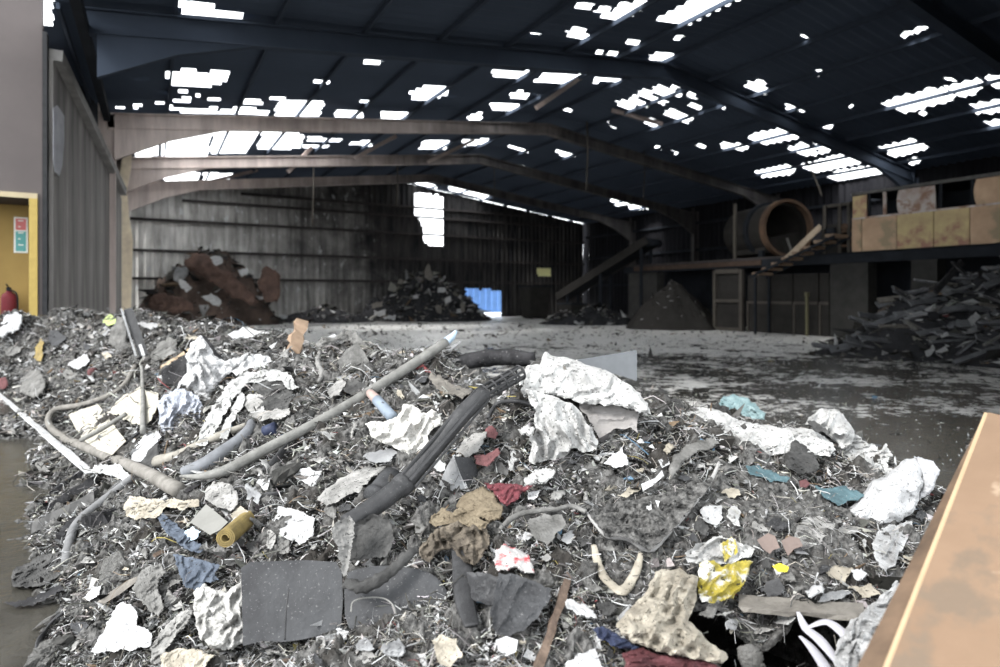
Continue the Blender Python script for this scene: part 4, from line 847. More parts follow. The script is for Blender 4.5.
# drum, stairs, motor
dn = Vector((-.30, -.954, 0)).normalized(); dc = Vector((UP+2.0, 15.4, 0)); pd = at(789, 228, 24.6); dc = Vector(pd)
dr_ = 1.17; drm = empty('trommel_drum', (dc.x, dc.y, 2.99), 'open-ended rusty rotating drum standing on the platform', 'drum')
def ring(name, c, ax, r0, r1, L, m, parent, n=40):
    ax = Vector(ax).normalized(); s1 = ax.cross(Vector((0,0,1))).normalized(); s2 = s1.cross(ax); V = []
    for (rr_, t) in ((r1, 0), (r1, L), (r0, L), (r0, 0)):
        for i in range(n): a = 2*math.pi*i/n; V.append(tuple(Vector(c)+s1*rr_*math.cos(a)+s2*rr_*math.sin(a)-ax*t))
    Fc = [(k*n+i, k*n+(i+1) % n, ((k+1) % 4)*n+(i+1) % n, ((k+1) % 4)*n+i) for k in range(4) for i in range(n)]
    return obj(name, V, Fc, m, parent, smooth=False)
M_drum = mat('rust_orange_steel', (.15,.092,.06), (.05,.036,.028), .75, 2, 7, .25, .2, 14)
ring('mouth_ring', dc, dn, dr_-.10, dr_+.02, .28, M_drum, drm); ring('shell', dc-dn*.3, dn, dr_-.2, dr_-.06, 2.6, M_bayd, drm); ring('middle_ring', dc-dn*1.1, dn, dr_-.055, dr_+.06, .22, M_soot, drm)
lo_ = MB(); s1 = dn.cross(Vector((0,0,1))).normalized()
lo_.hexa([tuple(dc+s1*x-dn*t+Vector((0,0,-1.0))) for x, t in ((-.8,.4),(.8,.4),(.8,2.4),(-.8,2.4))], [tuple(dc+s1*x-dn*t+Vector((0,0,-.25-.2*x))) for x, t in ((-.8,.4),(.8,.4),(.8,2.4),(-.8,2.4))]); lo_.build('inner_plate', M_bayd, drm)
for sgn in (-1, 1): MB().bar(tuple(dc+s1*sgn*.9-dn*.5+Vector((0,0,-.9))), (dc.x+s1.x*sgn*.9-dn.x*.5, dc.y+s1.y*sgn*.9-dn.y*.5, 2.99), .2, .2, up=(1,0,0)).build('support', M_soot, drm)
M_tread = mat('scorched_tan_tread', (.30,.215,.15), (.14,.1,.075), .8, 5)
st = empty('stairs', (UP-.5, 14, 2.4), 'rust-stained metal stairs rising from the drum towards the cabin', 'stairs')
v0s, z0s = vz(762, 274, UP-.5); v1s, z1s = vz(836, 236, UP-.5)
for k in range(8):
    t = k/7; y = v0s+(v1s-v0s)*t; z = z0s+(z1s-z0s)*t; MB().box((UP-.9, y-.17, z-.05), (UP-.06, y+.15, z+.05)).build('tread', M_tread, st)
for x in (UP-.94, UP-.04): MB().bar((x, v0s+.2, z0s-.12), (x, v1s-.2, z1s-.05), .05, .09).build('stringer', M_soot, st)
MB().bar(at(783,262,23.2), at(821,226,22.3), .07, .2, up=(0,0,1)).build('handrail', mat('pale_scorched_rail', (.5,.41,.31), (.3,.24,.18), .8), st)
MB().bar(at(787,238,23.1), at(792,252,23.1), .09, .06).build('bracket', M_pole, st)
for xx in (UP-.9, UP-.08): MB().box((xx-.04, v0s-.04, 0), (xx+.04, v0s+.04, z0s-.15)).build('stair_leg', M_soot, st)
vm, zm_ = vz(829, 236); mo = empty('motor_housing', (UP+.3, vm, 3.0), 'dark motor housing between the stairs and the cabin', 'motor')
MB().box((UP+.1, vm-.35, 3.0), (UP+.7, vm+.35, 4.05)).build('casing', M_bayd, mo); MB().box((UP+.02, vm-.2, 3.5), (UP+.095, vm+.2, 3.9)).build('cover', M_soot, mo)
tube('round_cap', [(UP+.0, vz(844, 219)[0], 3.9), (UP+.3, vz(844, 219)[0], 3.9)], .12, M_drum, mo, sides=14, n=2)
for px in (824, 839, 848):
    a = vz(px, 220)[0]; MB().box((UP+.02, a-.05, 3.0), (UP+.09, a+.05, 4.75)).build('upright', M_bay, mo)
MB().box((UP+.1, vz(850, 220)[0], 4.66), (UP+.16, vz(822, 220)[0], 4.76)).build('cross_rail', M_bay, mo)
for z in (3.2, 3.45, 3.7): MB().box((UP+.08, vz(851, 230)[0], z), (UP+.14, vz(840, 230)[0], z+.08)).build('rung', M_drum, mo)
vp = vz(735, 230, UP+.3)[0]; tag(MB().box((UP+.25, vp-.05, 3.03), (UP+.35, vp+.05, 5.35)).build('steel_post', M_bay), 'thin steel post left of the rusty drum', 'post')

# inclined conveyor in the dark corner
ic = empty('inclined_conveyor', at(563, 318, 33), 'dark inclined conveyor climbing towards the concrete pillar', 'conveyor')
a, b_ = Vector(at(563, 299, 33)), Vector(at(653, 243, 29.5)); d = (b_-a).normalized(); sd = d.cross(Vector((0,0,1))).normalized()
MB().bar(a, b_, 1.1, .12).build('belt', M_soot, ic)
for sg_ in (-.62, .62): MB().bar(a+sd*sg_+Vector((0,0,.12)), b_+sd*sg_+Vector((0,0,.12)), .08, .4).build('side_rail', M_bayd, ic)
for t in (.12, .5, .93):
    p = a+(b_-a)*t
    for sg_ in (-.5, .5): q = p+sd*sg_; MB().box((q.x-.06, q.y-.06, 0), (q.x+.06, q.y+.06, q.z-.08)).build('leg', M_soot, ic)
tube('head_roller', [b_-sd*.6, b_+sd*.6], .2, M_soot, ic, n=2)
# stack of dark crates / bin in the corner
for k, (px, py, w, h, l) in enumerate([(535, 316, 1.6, 2.0, 'dark steel bin in the far corner right of the low doorway'), (572, 318, 1.0, 1.0, 'small dark steel bin below the inclined conveyor')]):
    p = at(px, py, 38-6*k); e = empty('steel_bin', (p[0], p[1], 0), l, 'bin')
    MB().hexa([(p[0]-w*.4, p[1]-.5, .05), (p[0]+w*.4, p[1]-.5, .05), (p[0]+w*.4, p[1]+.5, .05), (p[0]-w*.4, p[1]+.5, .05)], [(p[0]-w*.5, p[1]-.6, h), (p[0]+w*.5, p[1]-.6, h), (p[0]+w*.5, p[1]+.6, h), (p[0]-w*.5, p[1]+.6, h)]).build('body', M_bayd, e)
    MB().box((p[0]-w*.54, p[1]-.65, h+.002), (p[0]+w*.54, p[1]+.65, h+.08)).build('rim', M_soot, e)
    for x in (-.3, .3): MB().box((p[0]+x*w-.06, p[1]-.4, 0), (p[0]+x*w+.06, p[1]+.4, .048)).build('runner', M_soot, e)

# hanging cables and fallen struts under the roof
for (x, y, y2, rad, l) in [(587,122,190,.035,'thick cable hanging from the middle of the roof'), (397,152,206,.03,'thin cable hanging left of the bright window gap'), (313,150,226,.03,'thin cable hanging in front of the scorched back wall'), (494,166,205,.02,'thin cable hanging right of the bright window gap'), (644,150,200,.02,'thin cable hanging above the inclined conveyor')]:
    u, v = to_roof(x, y); v = min(v, VB-1); z0_ = float(roof_z(np.array(u)))+.06; Yc = u*SN+v*CS; z1_ = CAMZ+(HY-y2)/F*Yc
    tag(tube('hanging_cable', [(u, v, z0_), (u+.03, v, (z0_+z1_)/2), (u-.02, v+.03, z1_)], rad, M_bay, sides=6, n=5), l, 'cable')
for k, (p, q, l) in enumerate([((355,158),(396,136),'fallen roof strut slanting above the dark back wall'), ((428,162),(474,140),'fallen roof strut slanting left of the ridge'), ((536,108),(580,78),'fallen roof strut below the bright square gap'), ((288,172),(312,147),'fallen roof strut at the right end of the big bright gap'), ((612,110),(662,124),'fallen roof strut under the slatted gap'), ((200,184),(258,170),'fallen pale roof strut resting on the brown frame')]):
    u, v = to_roof(*q); v = min(v, VB-1.5); Yc = u*SN+v*CS-.4; tag(MB().bar(at(p[0], p[1], Yc*.97), at(q[0], q[1], Yc), .1, .14).build('fallen_strut', M_rust), l, 'strut')
u, v = to_roof(806, 160); z0_ = float(roof_z(np.array(u)))+.06; Yc = u*SN+v*CS
tag(tube('hanging_cable', [(u, v, z0_), at(815,178,Yc-.05), at(822,196,Yc)], .03, M_bay, sides=6), 'slack cable hanging above the motor housing', 'cable')

# ------------------------------------------------------------------ foreground: long pipes and poles
po = empty('long_pole', on_mound(185, 478), 'long straight pale grey pole slanting up to the right across the pile', 'pole')
rod('pole_shaft', [(180,476,3.28),(200,476.5,3.24),(223,471,3.24),(242,462,3.3),(261,451.5,3.36),(300,431.5,3.5),(340,409.5,3.68),(398,374,3.98),(446,342,4.25)], [.006,.018,.028,.029,.030,.030,.031,.034,.034], M_pole, parent=po, sides=14, wob=.05, near=0)
rod('broken_tip', [(446,342,4.25),(451,337.5,4.28),(456,331.5,4.32)], [.034,.028,.012], mat('broken_blue_grey_tip', (.34,.42,.5), (.2,.25,.3), .6), parent=po, sides=8, wob=.25)
bp = empty('black_pipe', on_mound(345, 575), 'thick black ribbed pipe leaning up to the right through the middle of the pile', 'pipe')
rod('lower_sleeve', [(345,524,2.42),(372,508,2.5),(404,484,2.6)], [.036,.040,.043], M_black, parent=bp, sides=20, wob=.02)
rod('upper_tube', [(402,486,2.595),(436,446,2.72),(462,415,2.8),(484,393,2.88)], [.040,.040,.041,.041], M_black, parent=bp, sides=20)
rod('collar', [(397,489,2.585),(402,485.5,2.6),(408,480,2.615)], [.046,.051,.047], M_black, parent=bp, sides=20, n=4)
for k in range(5):
    a = 2*math.pi*k/5+.5; A, B = path([(408,481,2.6), (482,395,2.87)]); d = Vector(B-A).normalized(); s1 = d.cross(Vector((0,0,1))).normalized(); s2 = s1.cross(d); w = (s1*math.cos(a)+s2*math.sin(a))*.041
    MB().bar(Vector(A)+w, Vector(B)+w, .012, .009, up=tuple(w)).build('rib', M_black, bp)
A, B = path([(484,393,2.88), (521,372,3.0)]); d = Vector(B-A).normalized(); s1 = d.cross(Vector((0,0,1))).normalized(); s2 = s1.cross(d)
for k in range(8):
    w0, w1 = (s1*math.cos(2*math.pi*k/8)+s2*math.sin(2*math.pi*k/8))*.037, (s1*math.cos(2*math.pi*(k+.5)/8)+s2*math.sin(2*math.pi*(k+.5)/8))*.034
    MB().bar(Vector(A)+w0, Vector(B)+w1, .010, .008, up=tuple(w0)).build('grille_bar', M_black, bp)
for t in (.02, .25, .5, .75, .98):
    c_ = Vector(A)+(Vector(B)-Vector(A))*t; V = []
    pts = [c_+(s1*math.cos(2*math.pi*k/14)+s2*math.sin(2*math.pi*k/14))*.036 for k in range(15)]; tube('grille_ring', pts, .006, M_black, bp, sides=6, n=2)
rod('bent_grey_pipe', [(178,490),(140,470),(90,449),(66,439),(52,429),(48.5,418),(57,409),(81,405),(108,396),(125,384),(135,366)], [.040,.038,.036,.036,.034,.032,.030,.030,.029,.028,.026], mat('grey_brown_pipe', (.27,.255,.235), (.12,.112,.1), .7, 12, 6, .25, .2), 'grey pipe bent into a hairpin at the left edge of the pile', 'pipe', sides=14, wob=.04, near=.11)
plank('white_lath', (-6,390), (91,473), .055, .012, M_whitec, 'thin white lath lying along the water edge at left', 'lath', near=.11, seg=14)
rod('short_rod', [(81,440),(100,430),(126,414)], .018, M_pole, 'short grey rod lying across the cream panel', 'rod', near=.36, sides=10)
rod('upright_rod', [(143,432),(143,398),(142,366)], [.020,.018,.015], M_pole, 'thin upright grey rod right of the cream panels', 'rod', near=.3, sides=10)
rod('dark_cable', [(108,462),(128,442),(142,430)], .012, M_black, 'short dark cable at the foot of the upright rod', 'cable', near=.05, sides=8)
rod('tapered_tube', [(158,462),(176,456),(196,446),(222,435),(246,425)], [.044,.032,.025,.027,.016], mat('flared_beige_tube', (.33,.31,.275), (.15,.14,.12), .75, 14), 'beige tube with a flared left end lying above the grey duct', 'tube', sides=14, wob=.04, near=.06)
rod('curved_duct', [(183,473),(203,465),(222,453),(240,440),(250,428),(251,422)], [.034,.040,.042,.040,.032,.022], mat('blue_grey_duct', (.24,.25,.27), (.11,.112,.118), .55, 9), 'short curved blue-grey duct beside the long pole', 'duct', sides=16, wob=.03, near=.07)
rod('curved_hose', [(66,562),(68,548),(73,530),(84,516),(104,500),(122,486),(133,477)], [.022,.024,.025,.026,.026,.026,.024], mat('dull_grey_hose', (.27,.27,.275), (.14,.14,.142), .65, 12), 'grey hose arching down to the water at lower left', 'hose', sides=12, near=.06)
rod('charred_log', [(433,373,4.3),(450,368,4.3),(475,360,4.3),(505,357,4.3),(534,360,4.25)], [.04,.055,.062,.06,.05], M_char, 'charred log lying behind the black pipe tip', 'log', sides=12, wob=.12, wsc=12)
patch('grey_conduit', [(430,370),(440,376),(452,384),(466,388),(472,392),(462,398),(448,394),(436,388),(430,380)], M_greywood, None, 'bent grey metal offcut below the charred log', 'offcut', near=.05, thick=.02, bulge=.03, cr=.03, crs=.1)
rod('thin_black_cable', [(488,418),(497,404),(515,401),(533,405),(545,409)], .011, M_black, 'thin black cable looping from the pipe to the white bag', 'cable', sides=8, near=.07)
rod('twisted_rope', [(346,583,2.12),(360,587,2.1),(378,580,2.11),(395,568,2.14),(408,555,2.18),(416,549,2.22)], [.018,.021,.021,.019,.018,.012], M_darkcloth, 'twisted rope of grey cloth lying on the rubber sheet', 'rope', sides=12, wob=.4, wsc=55)
# dark logs at the water's edge
for k, (a, b_, w, h, l) in enumerate([((32,528),(96,496),.07,.06,'lowest charred plank at the water edge by the grey hose'), ((50,508),(98,478),.08,.05,'middle charred plank above the water edge by the grey hose'), ((52,494),(88,470),.09,.05,'uppermost charred plank above the water edge by the grey hose'), ((88,521),(112,516),.07,.07,'short charred block right of the grey hose'), ((60,540),(78,520),.05,.05,'short charred stub behind the grey hose')]):
    plank('charred_plank', a, b_, w, h, M_char if k != 0 else mat('grey_charred_timber', (.2,.195,.19), (.06,.06,.06), .85, 14), l, 'plank', near=.05, wob=.006)
plank('wooden_stick', (569,576), (536,676), .026, .018, M_brownwood, 'splintered brown wooden stick at the bottom centre', 'stick', near=.05, wob=.002, up=(0,-.6,.8))
plank('hollow_plank', (742,603), (862,612), .10, .014, M_greywood, 'grey plank bridging the dark hollow at lower right', 'plank', near=.09, wob=.003)
plank('pale_offcut', (163,369), (191,351), .075, .05, M_wood, 'pale sawn timber offcut left of the tall white sack', 'offcut', near=.05)
tag(MB().hexa([tuple(at(x, y, Y_)) for x, y, Y_ in ((163,388,5.1),(188,385,5.0),(190,380,5.4),(166,384,5.5))], [tuple(at(x, y, Y_)) for x, y, Y_ in ((161,371,5.1),(187,354,5.05),(189,352,5.4),(164,368,5.5))]).build('burnt_box', M_char), 'burnt black box under the pale timber offcut', 'box')
rl = empty('metal_rail', on_mound(144, 354), 'short black and white metal rail standing upright on the left heap', 'rail')
A, B = path([(128,309,7.0), (144,356,6.6)]); MB().bar(A, B, .09, .02, up=(0,-1,.2)).build('web', M_black, rl)
off = np.array([-.02, -.03, 0]); MB().bar(A+off+np.array([.045,0,-.1]), B+off+np.array([.02,0,0]), .03, .02, up=(0,-1,.2)).build('white_edge', M_whitec, rl); MB().bar(A+off*1.2+np.array([-.04,0,0]), B+off*1.2+np.array([-.05,0,0]), .02, .02, up=(0,-1,.2)).build('side_flange', M_metal, rl)
plank('black_lath', (203,337,5.2), (225,366,4.9), .035, .02, M_char, 'short black lath lying down the front of the tall white sack', 'lath', near=0)
plank('brown_splinter', (301,322,5.3), (292,362,4.9), .10, .02, mat('raw_brown_timber', (.33,.24,.17), (.2,.14,.1), .85, 12), 'upright brown splintered board behind the white cloth', 'board', near=0, up=(0,-1,.1), wob=.012)

# ------------------------------------------------------------------ foreground: white bags and sheets
wbag = empty('white_bag', on_mound(560, 465), 'large dirty white bag slumped open at the crest of the pile', 'bag')
patch('upper_fold', [(545,351),(556,355),(575,360),(598,367),(622,380),(640,393),(649,406),(651,414),(640,413),(622,406),(600,405),(578,402),(556,395),(535,394),(524,398),(521,390),(526,378),(520,386),(518,380),(526,367),(540,363)], M_white, wbag, stand=(570,405,52,0,2.95), bulge=.09, thick=.05, cr=0.036, crs=0.075, step=2.4, fold=(30, 2.2), pleat=(60,15,.022))
patch('hanging_fold', [(526,390),(540,393),(556,397),(572,404),(585,418),(592,430),(599,441),(596,450),(585,453),(574,447),(563,458),(549,460),(534,464),(529,462),(532,446),(536,430),(534,412)], M_white, wbag, stand=(562,460,28,0,2.78), bulge=.04, thick=.04, cr=0.056, crs=0.065, step=2.2, fold=(75, 2.6), pleat=(-12,17,.05))
patch('shaded_inner_lining', [(578,402),(600,405),(622,407),(640,413),(636,422),(638,433),(630,428),(612,431),(600,440),(592,425)], mat('shaded_bag_lining', (.42,.4,.39), (.25,.235,.225), .7, 9, 6, .25), wbag, stand=(610,440,35,0,2.92), bulge=.0, thick=.02, cr=.02, crs=.15, step=2.6, pleat=(70,14,.012))  # shade under the open bag is put into this grey lining colour
patch('bag_corner', [(518,428),(528,425),(535,429),(530,436),(520,436)], M_white, wbag, stand=(527,436,30,0,2.8), bulge=.02, thick=.02, cr=.015)
patch('ribbed_board', [(568,361),(600,356),(637,350),(637,381),(615,374),(590,370)], mat('ribbed_grey_panel', (.14,.147,.157), (.09,.095,.1), .6, 7, 4, .3, .1), None, 'flat grey board standing behind the large white bag', 'board', stand=(610,378,10,18,3.7), thick=.02, cr=.002, rnd=0, smooth=False, step=6)
patch('white_tarp', [(655,433),(661,421),(673,412),(692,408),(710,407),(730,415),(752,423),(775,427),(800,428),(816,431),(833,442),(836,450),(829,457),(812,455),(790,452),(770,456),(744,458),(728,452),(714,447),(700,440),(688,437),(672,437)], M_white, None, 'long flat dirty white sheet stretching right from the white bag', 'sheet', stand=(740,458,66,0,3.05), bulge=.05, thick=.03, cr=0.026, crs=0.070, step=2.6, fold=(8, 3.5), pleat=(80,9,.022))
patch('white_lump_bag', [(803,424),(809,417),(819,410),(834,408),(843,414),(849,424),(855,436),(852,446),(842,450),(834,440),(822,432)], M_white, None, 'rounded white bag end standing up at the right of the flat sheet', 'bag', stand=(832,446,40,0,3.25), bulge=.10, thick=.06, cr=.02, crs=.1, pleat=(30,12,.03))
patch('torn_white_film', [(832,437),(846,432),(855,434),(866,443),(880,449),(886,445),(890,452),(889,461),(893,470),(886,477),(872,481),(860,480),(852,470),(842,462),(848,456),(838,454)], M_white, None, 'torn white film hanging in strips between the two white bags at right', 'film', stand=(864,480,58,0,3.1), bulge=.02, thick=.012, cr=0.048, crs=0.040, fold=(35, 3), fray=.9, pleat=(60,7,.03))
patch('bright_white_bag', [(893,469),(902,462),(915,456),(921,466),(923,482),(920,497),(913,512),(899,522),(882,526),(864,524),(846,516),(852,504),(864,492),(872,482),(884,476)], M_whitec, None, 'bright white full bag at the right end of the pile', 'bag', stand=(886,526,46,0,2.72), bulge=.12, thick=.08, cr=0.018, crs=0.080, step=3, pleat=(50,22,.02))
patch('grey_film_bag', [(915,456),(925,459),(936,464),(940,472),(934,486),(926,497),(920,500),(922,480)], mat('translucent_grey_film', (.5,.5,.51), (.3,.3,.31), .4, 10, 6, .25, .4), None, 'grey plastic film bag behind the bright white bag', 'bag', stand=(926,500,40,-20,2.85), bulge=.05, thick=.03, cr=.03, crs=.09)
patch('dark_inside_patch', [(806,420),(820,424),(832,436),(824,434),(812,430)], M_darkcloth, None, 'dark patch inside the rounded white bag end', 'scrap', stand=(820,434,40,0,3.13), thick=.02, cr=.02)  # dark patch set inside the bag mouth
patch('tall_white_sack', [(201,334),(206,342),(213,353),(226,362),(240,355),(250,352),(248,362),(236,368),(224,378),(214,392),(208,404),(202,398),(192,392),(182,386),(176,390),(186,372),(187,353),(192,342)], M_whitec, None, 'tall peaked white sack standing at the left crest of the pile', 'sack', stand=(205,402,30,0,4.55), bulge=.10, thick=.1, cr=0.056, crs=0.100, step=2.2, pleat=(-25,13,.06))
patch('white_sack_body', [(176,388),(190,391),(200,399),(203,414),(194,428),(186,440),(176,446),(166,440),(160,425),(157,406),(164,394)], mat('blue_white_sack', (.5,.52,.58), (.2,.215,.25), .6, 8, 5, .22, .4, speck=(.05,.05,.06), spscale=60, spth=.63), None, 'crumpled bluish white bag below the tall sack', 'bag', stand=(180,444,35,0,4.2), bulge=.06, thick=.06, cr=0.056, crs=0.070, fold=(65, 2.4), step=2.2, pleat=(20,9,.05))
patch('white_cloth', [(246,356),(262,354),(272,360),(290,364),(302,370),(314,382),(324,392),(322,400),(310,397),(298,390),(286,378),(268,370),(250,372),(238,376),(232,372)], M_whitec, None, 'white cloth draped from the sack towards the brown splintered board', 'cloth', stand=(280,392,50,0,4.5), bulge=.06, thick=.03, cr=0.040, crs=0.070, step=2.8, pleat=(65,10,.04))
patch('white_rag_folded', [(280,352),(292,346),(289,358),(300,362),(312,366),(300,372),(288,366),(276,362)], M_paper, None, 'folded pale rag below the brown splintered board', 'rag', stand=(294,370,45,0,4.7), bulge=.04, thick=.03, cr=.03, crs=.1)
patch('twisted_cloth', [(197,444),(200,430),(208,414),(216,400),(226,386),(240,374),(258,370),(276,370),(292,376),(299,388),(292,392),(280,382),(262,380),(246,384),(236,394),(228,408),(220,422),(212,436),(206,446)], mat('sooty_white_cloth', (.44,.44,.43), (.13,.13,.128), .85, 10, 7, .2, .6), None, 'twisted sooty white cloth arching over the dark tangle', 'cloth', near=.10, thick=.03, bulge=.03, cr=.06, crs=.09, fold=(50, 2.5), pleat=(35,7,.03))
patch('twisted_cloth', [(219,438),(224,424),(232,408),(238,396),(243,392),(245,400),(240,412),(232,424),(226,438)], MATS['sooty_white_cloth'], None, 'short twisted white strip hanging inside the cloth arch', 'cloth strip', near=.10, thick=.015, cr=.04, crs=.06)
patch('dark_tangle', [(256,376),(278,376),(292,388),(294,400),(286,410),(268,412),(258,408),(264,395),(252,388)], M_darkcloth, None, 'dark burnt tangle under the twisted white cloth', 'tangle', near=.05, bulge=.04, thick=.05, cr=.04, crs=.06)
patch('white_film_piece', [(240,398),(256,392),(264,396),(263,412),(262,421),(250,414),(242,404)], M_paper, None, 'pale film piece left of the dark burnt tangle', 'film', near=.07, thick=.012, cr=.03, crs=.08)
patch('white_band', [(262,411),(274,410),(290,409),(289,415),(276,419),(262,420)], M_paper, None, 'short white band below the dark burnt tangle', 'band', near=.08, thick=.02, cr=.01, crs=.08, bulge=.02)
patch('white_slab', [(228,334),(240,329),(262,330),(280,336),(276,341),(262,342),(245,338),(236,340)], M_whitec, None, 'flat white slab lying on the far crest behind the tall sack', 'slab', stand=(255,341,60,0,5.9), thick=.05, bulge=.03, cr=.01, step=3)
rod('white_bottle', [(322,345,5.3),(330,341,5.35),(336,338,5.4)], [.03,.045,.04], M_whitec, 'pale bottle-like roll on the crest right of the brown splinter', 'roll', sides=12)
patch('grey_board', [(337,362),(346,350),(357,342),(364,352),(372,366),(378,381),(366,385),(352,383),(344,374)], M_greycloth, None, 'triangular grey board on the crest left of the long pole', 'board', stand=(358,384,30,10,4.3), thick=.02, cr=.006, crs=.1)
patch('ragged_cloth', [(314,346),(322,338),(334,337),(344,330),(356,332),(364,340),(372,352),(378,366),(372,368),(364,356),(354,344),(342,340),(330,346),(318,350)], M_greycloth, None, 'ragged grey cloth draped along the crest above the triangular board', 'cloth', stand=(346,352,30,0,4.85), thick=.03, bulge=.04, cr=.07, crs=.12)
rod('ragged_strip', [(320,352),(318,362),(322,374),(318,382)], [.015,.02,.02,.012], M_paper, 'ragged pale strip hanging left of the triangular board', 'strip', sides=8, wob=.3, near=.06)
patch('dark_fold', [(340,388),(352,378),(364,384),(372,394),(360,396),(348,394)], M_darkcloth, None, 'dark folded sheet under the triangular grey board', 'sheet', near=.06, thick=.02, cr=.03, crs=.1)
patch('pale_fold', [(328,388),(342,379),(346,384),(340,394),(330,398)], M_paper, None, 'pale folded flap left of the dark folded sheet', 'flap', near=.07, thick=.01, cr=.02)
patch('cream_card', [(68,414),(98,404),(126,441),(112,455),(92,447),(80,437)], mat('cream_card', (.58,.55,.47), (.38,.355,.3), .8, 6, 5, .3, .15, 20, speck=(.2,.19,.17), spscale=30, spth=.68), None, 'flat cream card panel crossed by the short rod', 'card', near=.2, thick=.02, cr=.008, rnd=0, conform=.1)
patch('cream_box_side', [(106,412),(122,396),(141,388),(158,392),(160,402),(146,426),(132,424),(122,416)], MATS['cream_card'], None, 'crumpled cream box behind the flat cream panel', 'box', near=.2, thick=.12, bulge=.05, cr=.03, crs=.15, pleat=(30,20,.03))
patch('white_card', [(88,472),(100,463),(118,464),(131,476),(126,480),(104,474)], M_whitec, None, 'white card wedged under the hairpin pipe', 'card', near=.06, thick=.01, cr=.01)
patch('white_wrap', [(130,456),(138,442),(146,436),(158,430),(161,436),(150,450),(142,462),(132,462)], M_whitec, None, 'small white wrap above the flared tube', 'wrap', near=.06, thick=.02, cr=.03, crs=.08, bulge=.02)
patch('dark_can', [(140,462),(148,446),(158,444),(160,462),(152,468)], M_darkcloth, None, 'dark crushed tin left of the flared tube', 'tin', near=.05, thick=.08, bulge=.04, cr=.015)
rod('blue_cup', [(152,402),(156,400)], [.04,.035], mat('pale_blue_cup', (.5,.56,.68), (.35,.4,.5), .5), 'small pale blue cup beside the cream box', 'cup', sides=16, n=3, near=.08)
rod('blue_pot', [(264,432),(276,428)], [.035,.04], M_navy, 'small dark blue pot below the white band', 'pot', sides=16, n=3, near=.04)
patch('white_paper_ball', [(365,423),(379,421),(392,420),(400,412),(404,403),(412,404),(421,413),(432,410),(441,416),(443,424),(432,430),(428,436),(431,447),(420,453),(408,457),(400,450),(392,447),(374,438)], mat('crumpled_white_paper', (.58,.57,.54), (.27,.26,.245), .85, 9, 7, .25, .5, speck=(.1,.09,.08), spscale=75, spth=.64), None, 'crumpled white paper sack in the centre left of the black pipe', 'paper sack', stand=(405,455,45,0,3.05), bulge=.06, thick=.05, cr=0.040, crs=0.050, step=2.6, pleat=(40,13,.035))
cn = empty('spray_can', on_mound(385, 412), 'pale blue tube with a reddish end above the white paper sack', 'tube')
rod('tube_body', [(377,400),(393,418)], .032, mat('pale_blue_print', (.3,.35,.41), (.2,.24,.29), .5), parent=cn, sides=16, n=3, near=.09); rod('tube_end', [(370,393),(377,400)], [.027,.031], mat('pale_pink_print', (.42,.33,.3), (.32,.24,.22), .5), parent=cn, sides=16, n=3, near=.09)
patch('grey_sheet', [(318,497),(332,484),(347,474),(366,467),(387,466),(376,476),(368,482),(360,492),(350,494),(338,502),(326,506)], M_paper, None, 'pale grey sheet left of the black pipe', 'sheet', near=.07, thick=.01, cr=.02, crs=.12, bulge=.03)
lid = empty('grey_pot', on_mound(390, 490), 'grey plastic pot lying tilted left of the black pipe', 'pot')
rod('pot_wall', [(380,496,2.72),(392,478,2.85)], [.066,.058], M_plate, parent=lid, sides=22, n=3); rod('pot_rim', [(376,501,2.70),(380,495.5,2.725)], [.070,.070], M_plate, parent=lid, sides=22, n=2)
mc = empty('metal_duct_piece', on_mound(455, 490), 'bent grey metal duct piece right of the black pipe', 'duct')
patch('front_face', [(439,485),(446,468),(453,456),(459,472),(467,491),(455,492),(445,488)], M_metal, mc, stand=(453,491,25,-10), thick=.01, cr=.004, rnd=0); patch('side_face', [(454,456),(472,458),(478,470),(476,482),(468,491),(460,473)], M_plate, mc, stand=(468,491,25,45), thick=.01, cr=.004, rnd=0); patch('lip', [(452,455),(455,454.5),(469,491),(466,491.5)], M_whitec, mc, stand=(460,491,25,0), near=.015, thick=.01, cr=0, rnd=0)
patch('pale_paper_scrap', [(456,452),(464,440),(475,433),(487,432),(484,442),(478,452),(466,456)], M_paper, None, 'pale paper scrap between the black pipe and the pink cloth', 'paper', near=.07, thick=.006, cr=.02, crs=.08, smooth=False)
patch('pink_cloth', [(474,456),(480,455),(490,453),(499,447),(500,453),(494,460),(486,466),(478,463)], M_pink, None, 'sooty pink cloth scrap above the red mesh bag', 'cloth', near=.07, thick=.02, cr=.02, crs=.05, bulge=.02)
patch('dark_pink_scrap', [(484,430),(492,427),(499,432),(496,439),(488,438)], M_pink, None, 'small dull pink scrap near the pipe right of the paper scrap', 'scrap', near=.06, thick=.01, cr=.02, crs=.04)
patch('red_mesh_bag', [(484,483),(497,482),(512,484),(526,486),(533,484),(530,490),(522,492),(514,502),(506,507),(499,498),(490,490)], M_red, None, 'faded red mesh bag in the middle of the pile', 'mesh bag', near=.07, thick=.03, bulge=.03, cr=.025, crs=.04, fold=(10, 4), pleat=(60,7,.015))
patch('tan_foam', [(455,508),(460,497),(472,490),(484,487),(495,494),(503,506),(502,517),(490,522),(478,519),(468,515)], M_foam, None, 'tan lump of scorched foam below the red mesh bag', 'foam', near=.05, thick=.06, bulge=.06, cr=.018, crs=.05)
patch('beige_rag', [(429,522),(434,514),(444,509),(452,513),(460,507),(470,512),(482,518),(490,524),(482,530),(468,526),(456,522),(446,524),(436,527)], M_foam, None, 'twisted beige rag left of the tan foam', 'rag', near=.08, thick=.02, bulge=.02, cr=.05, crs=.05)
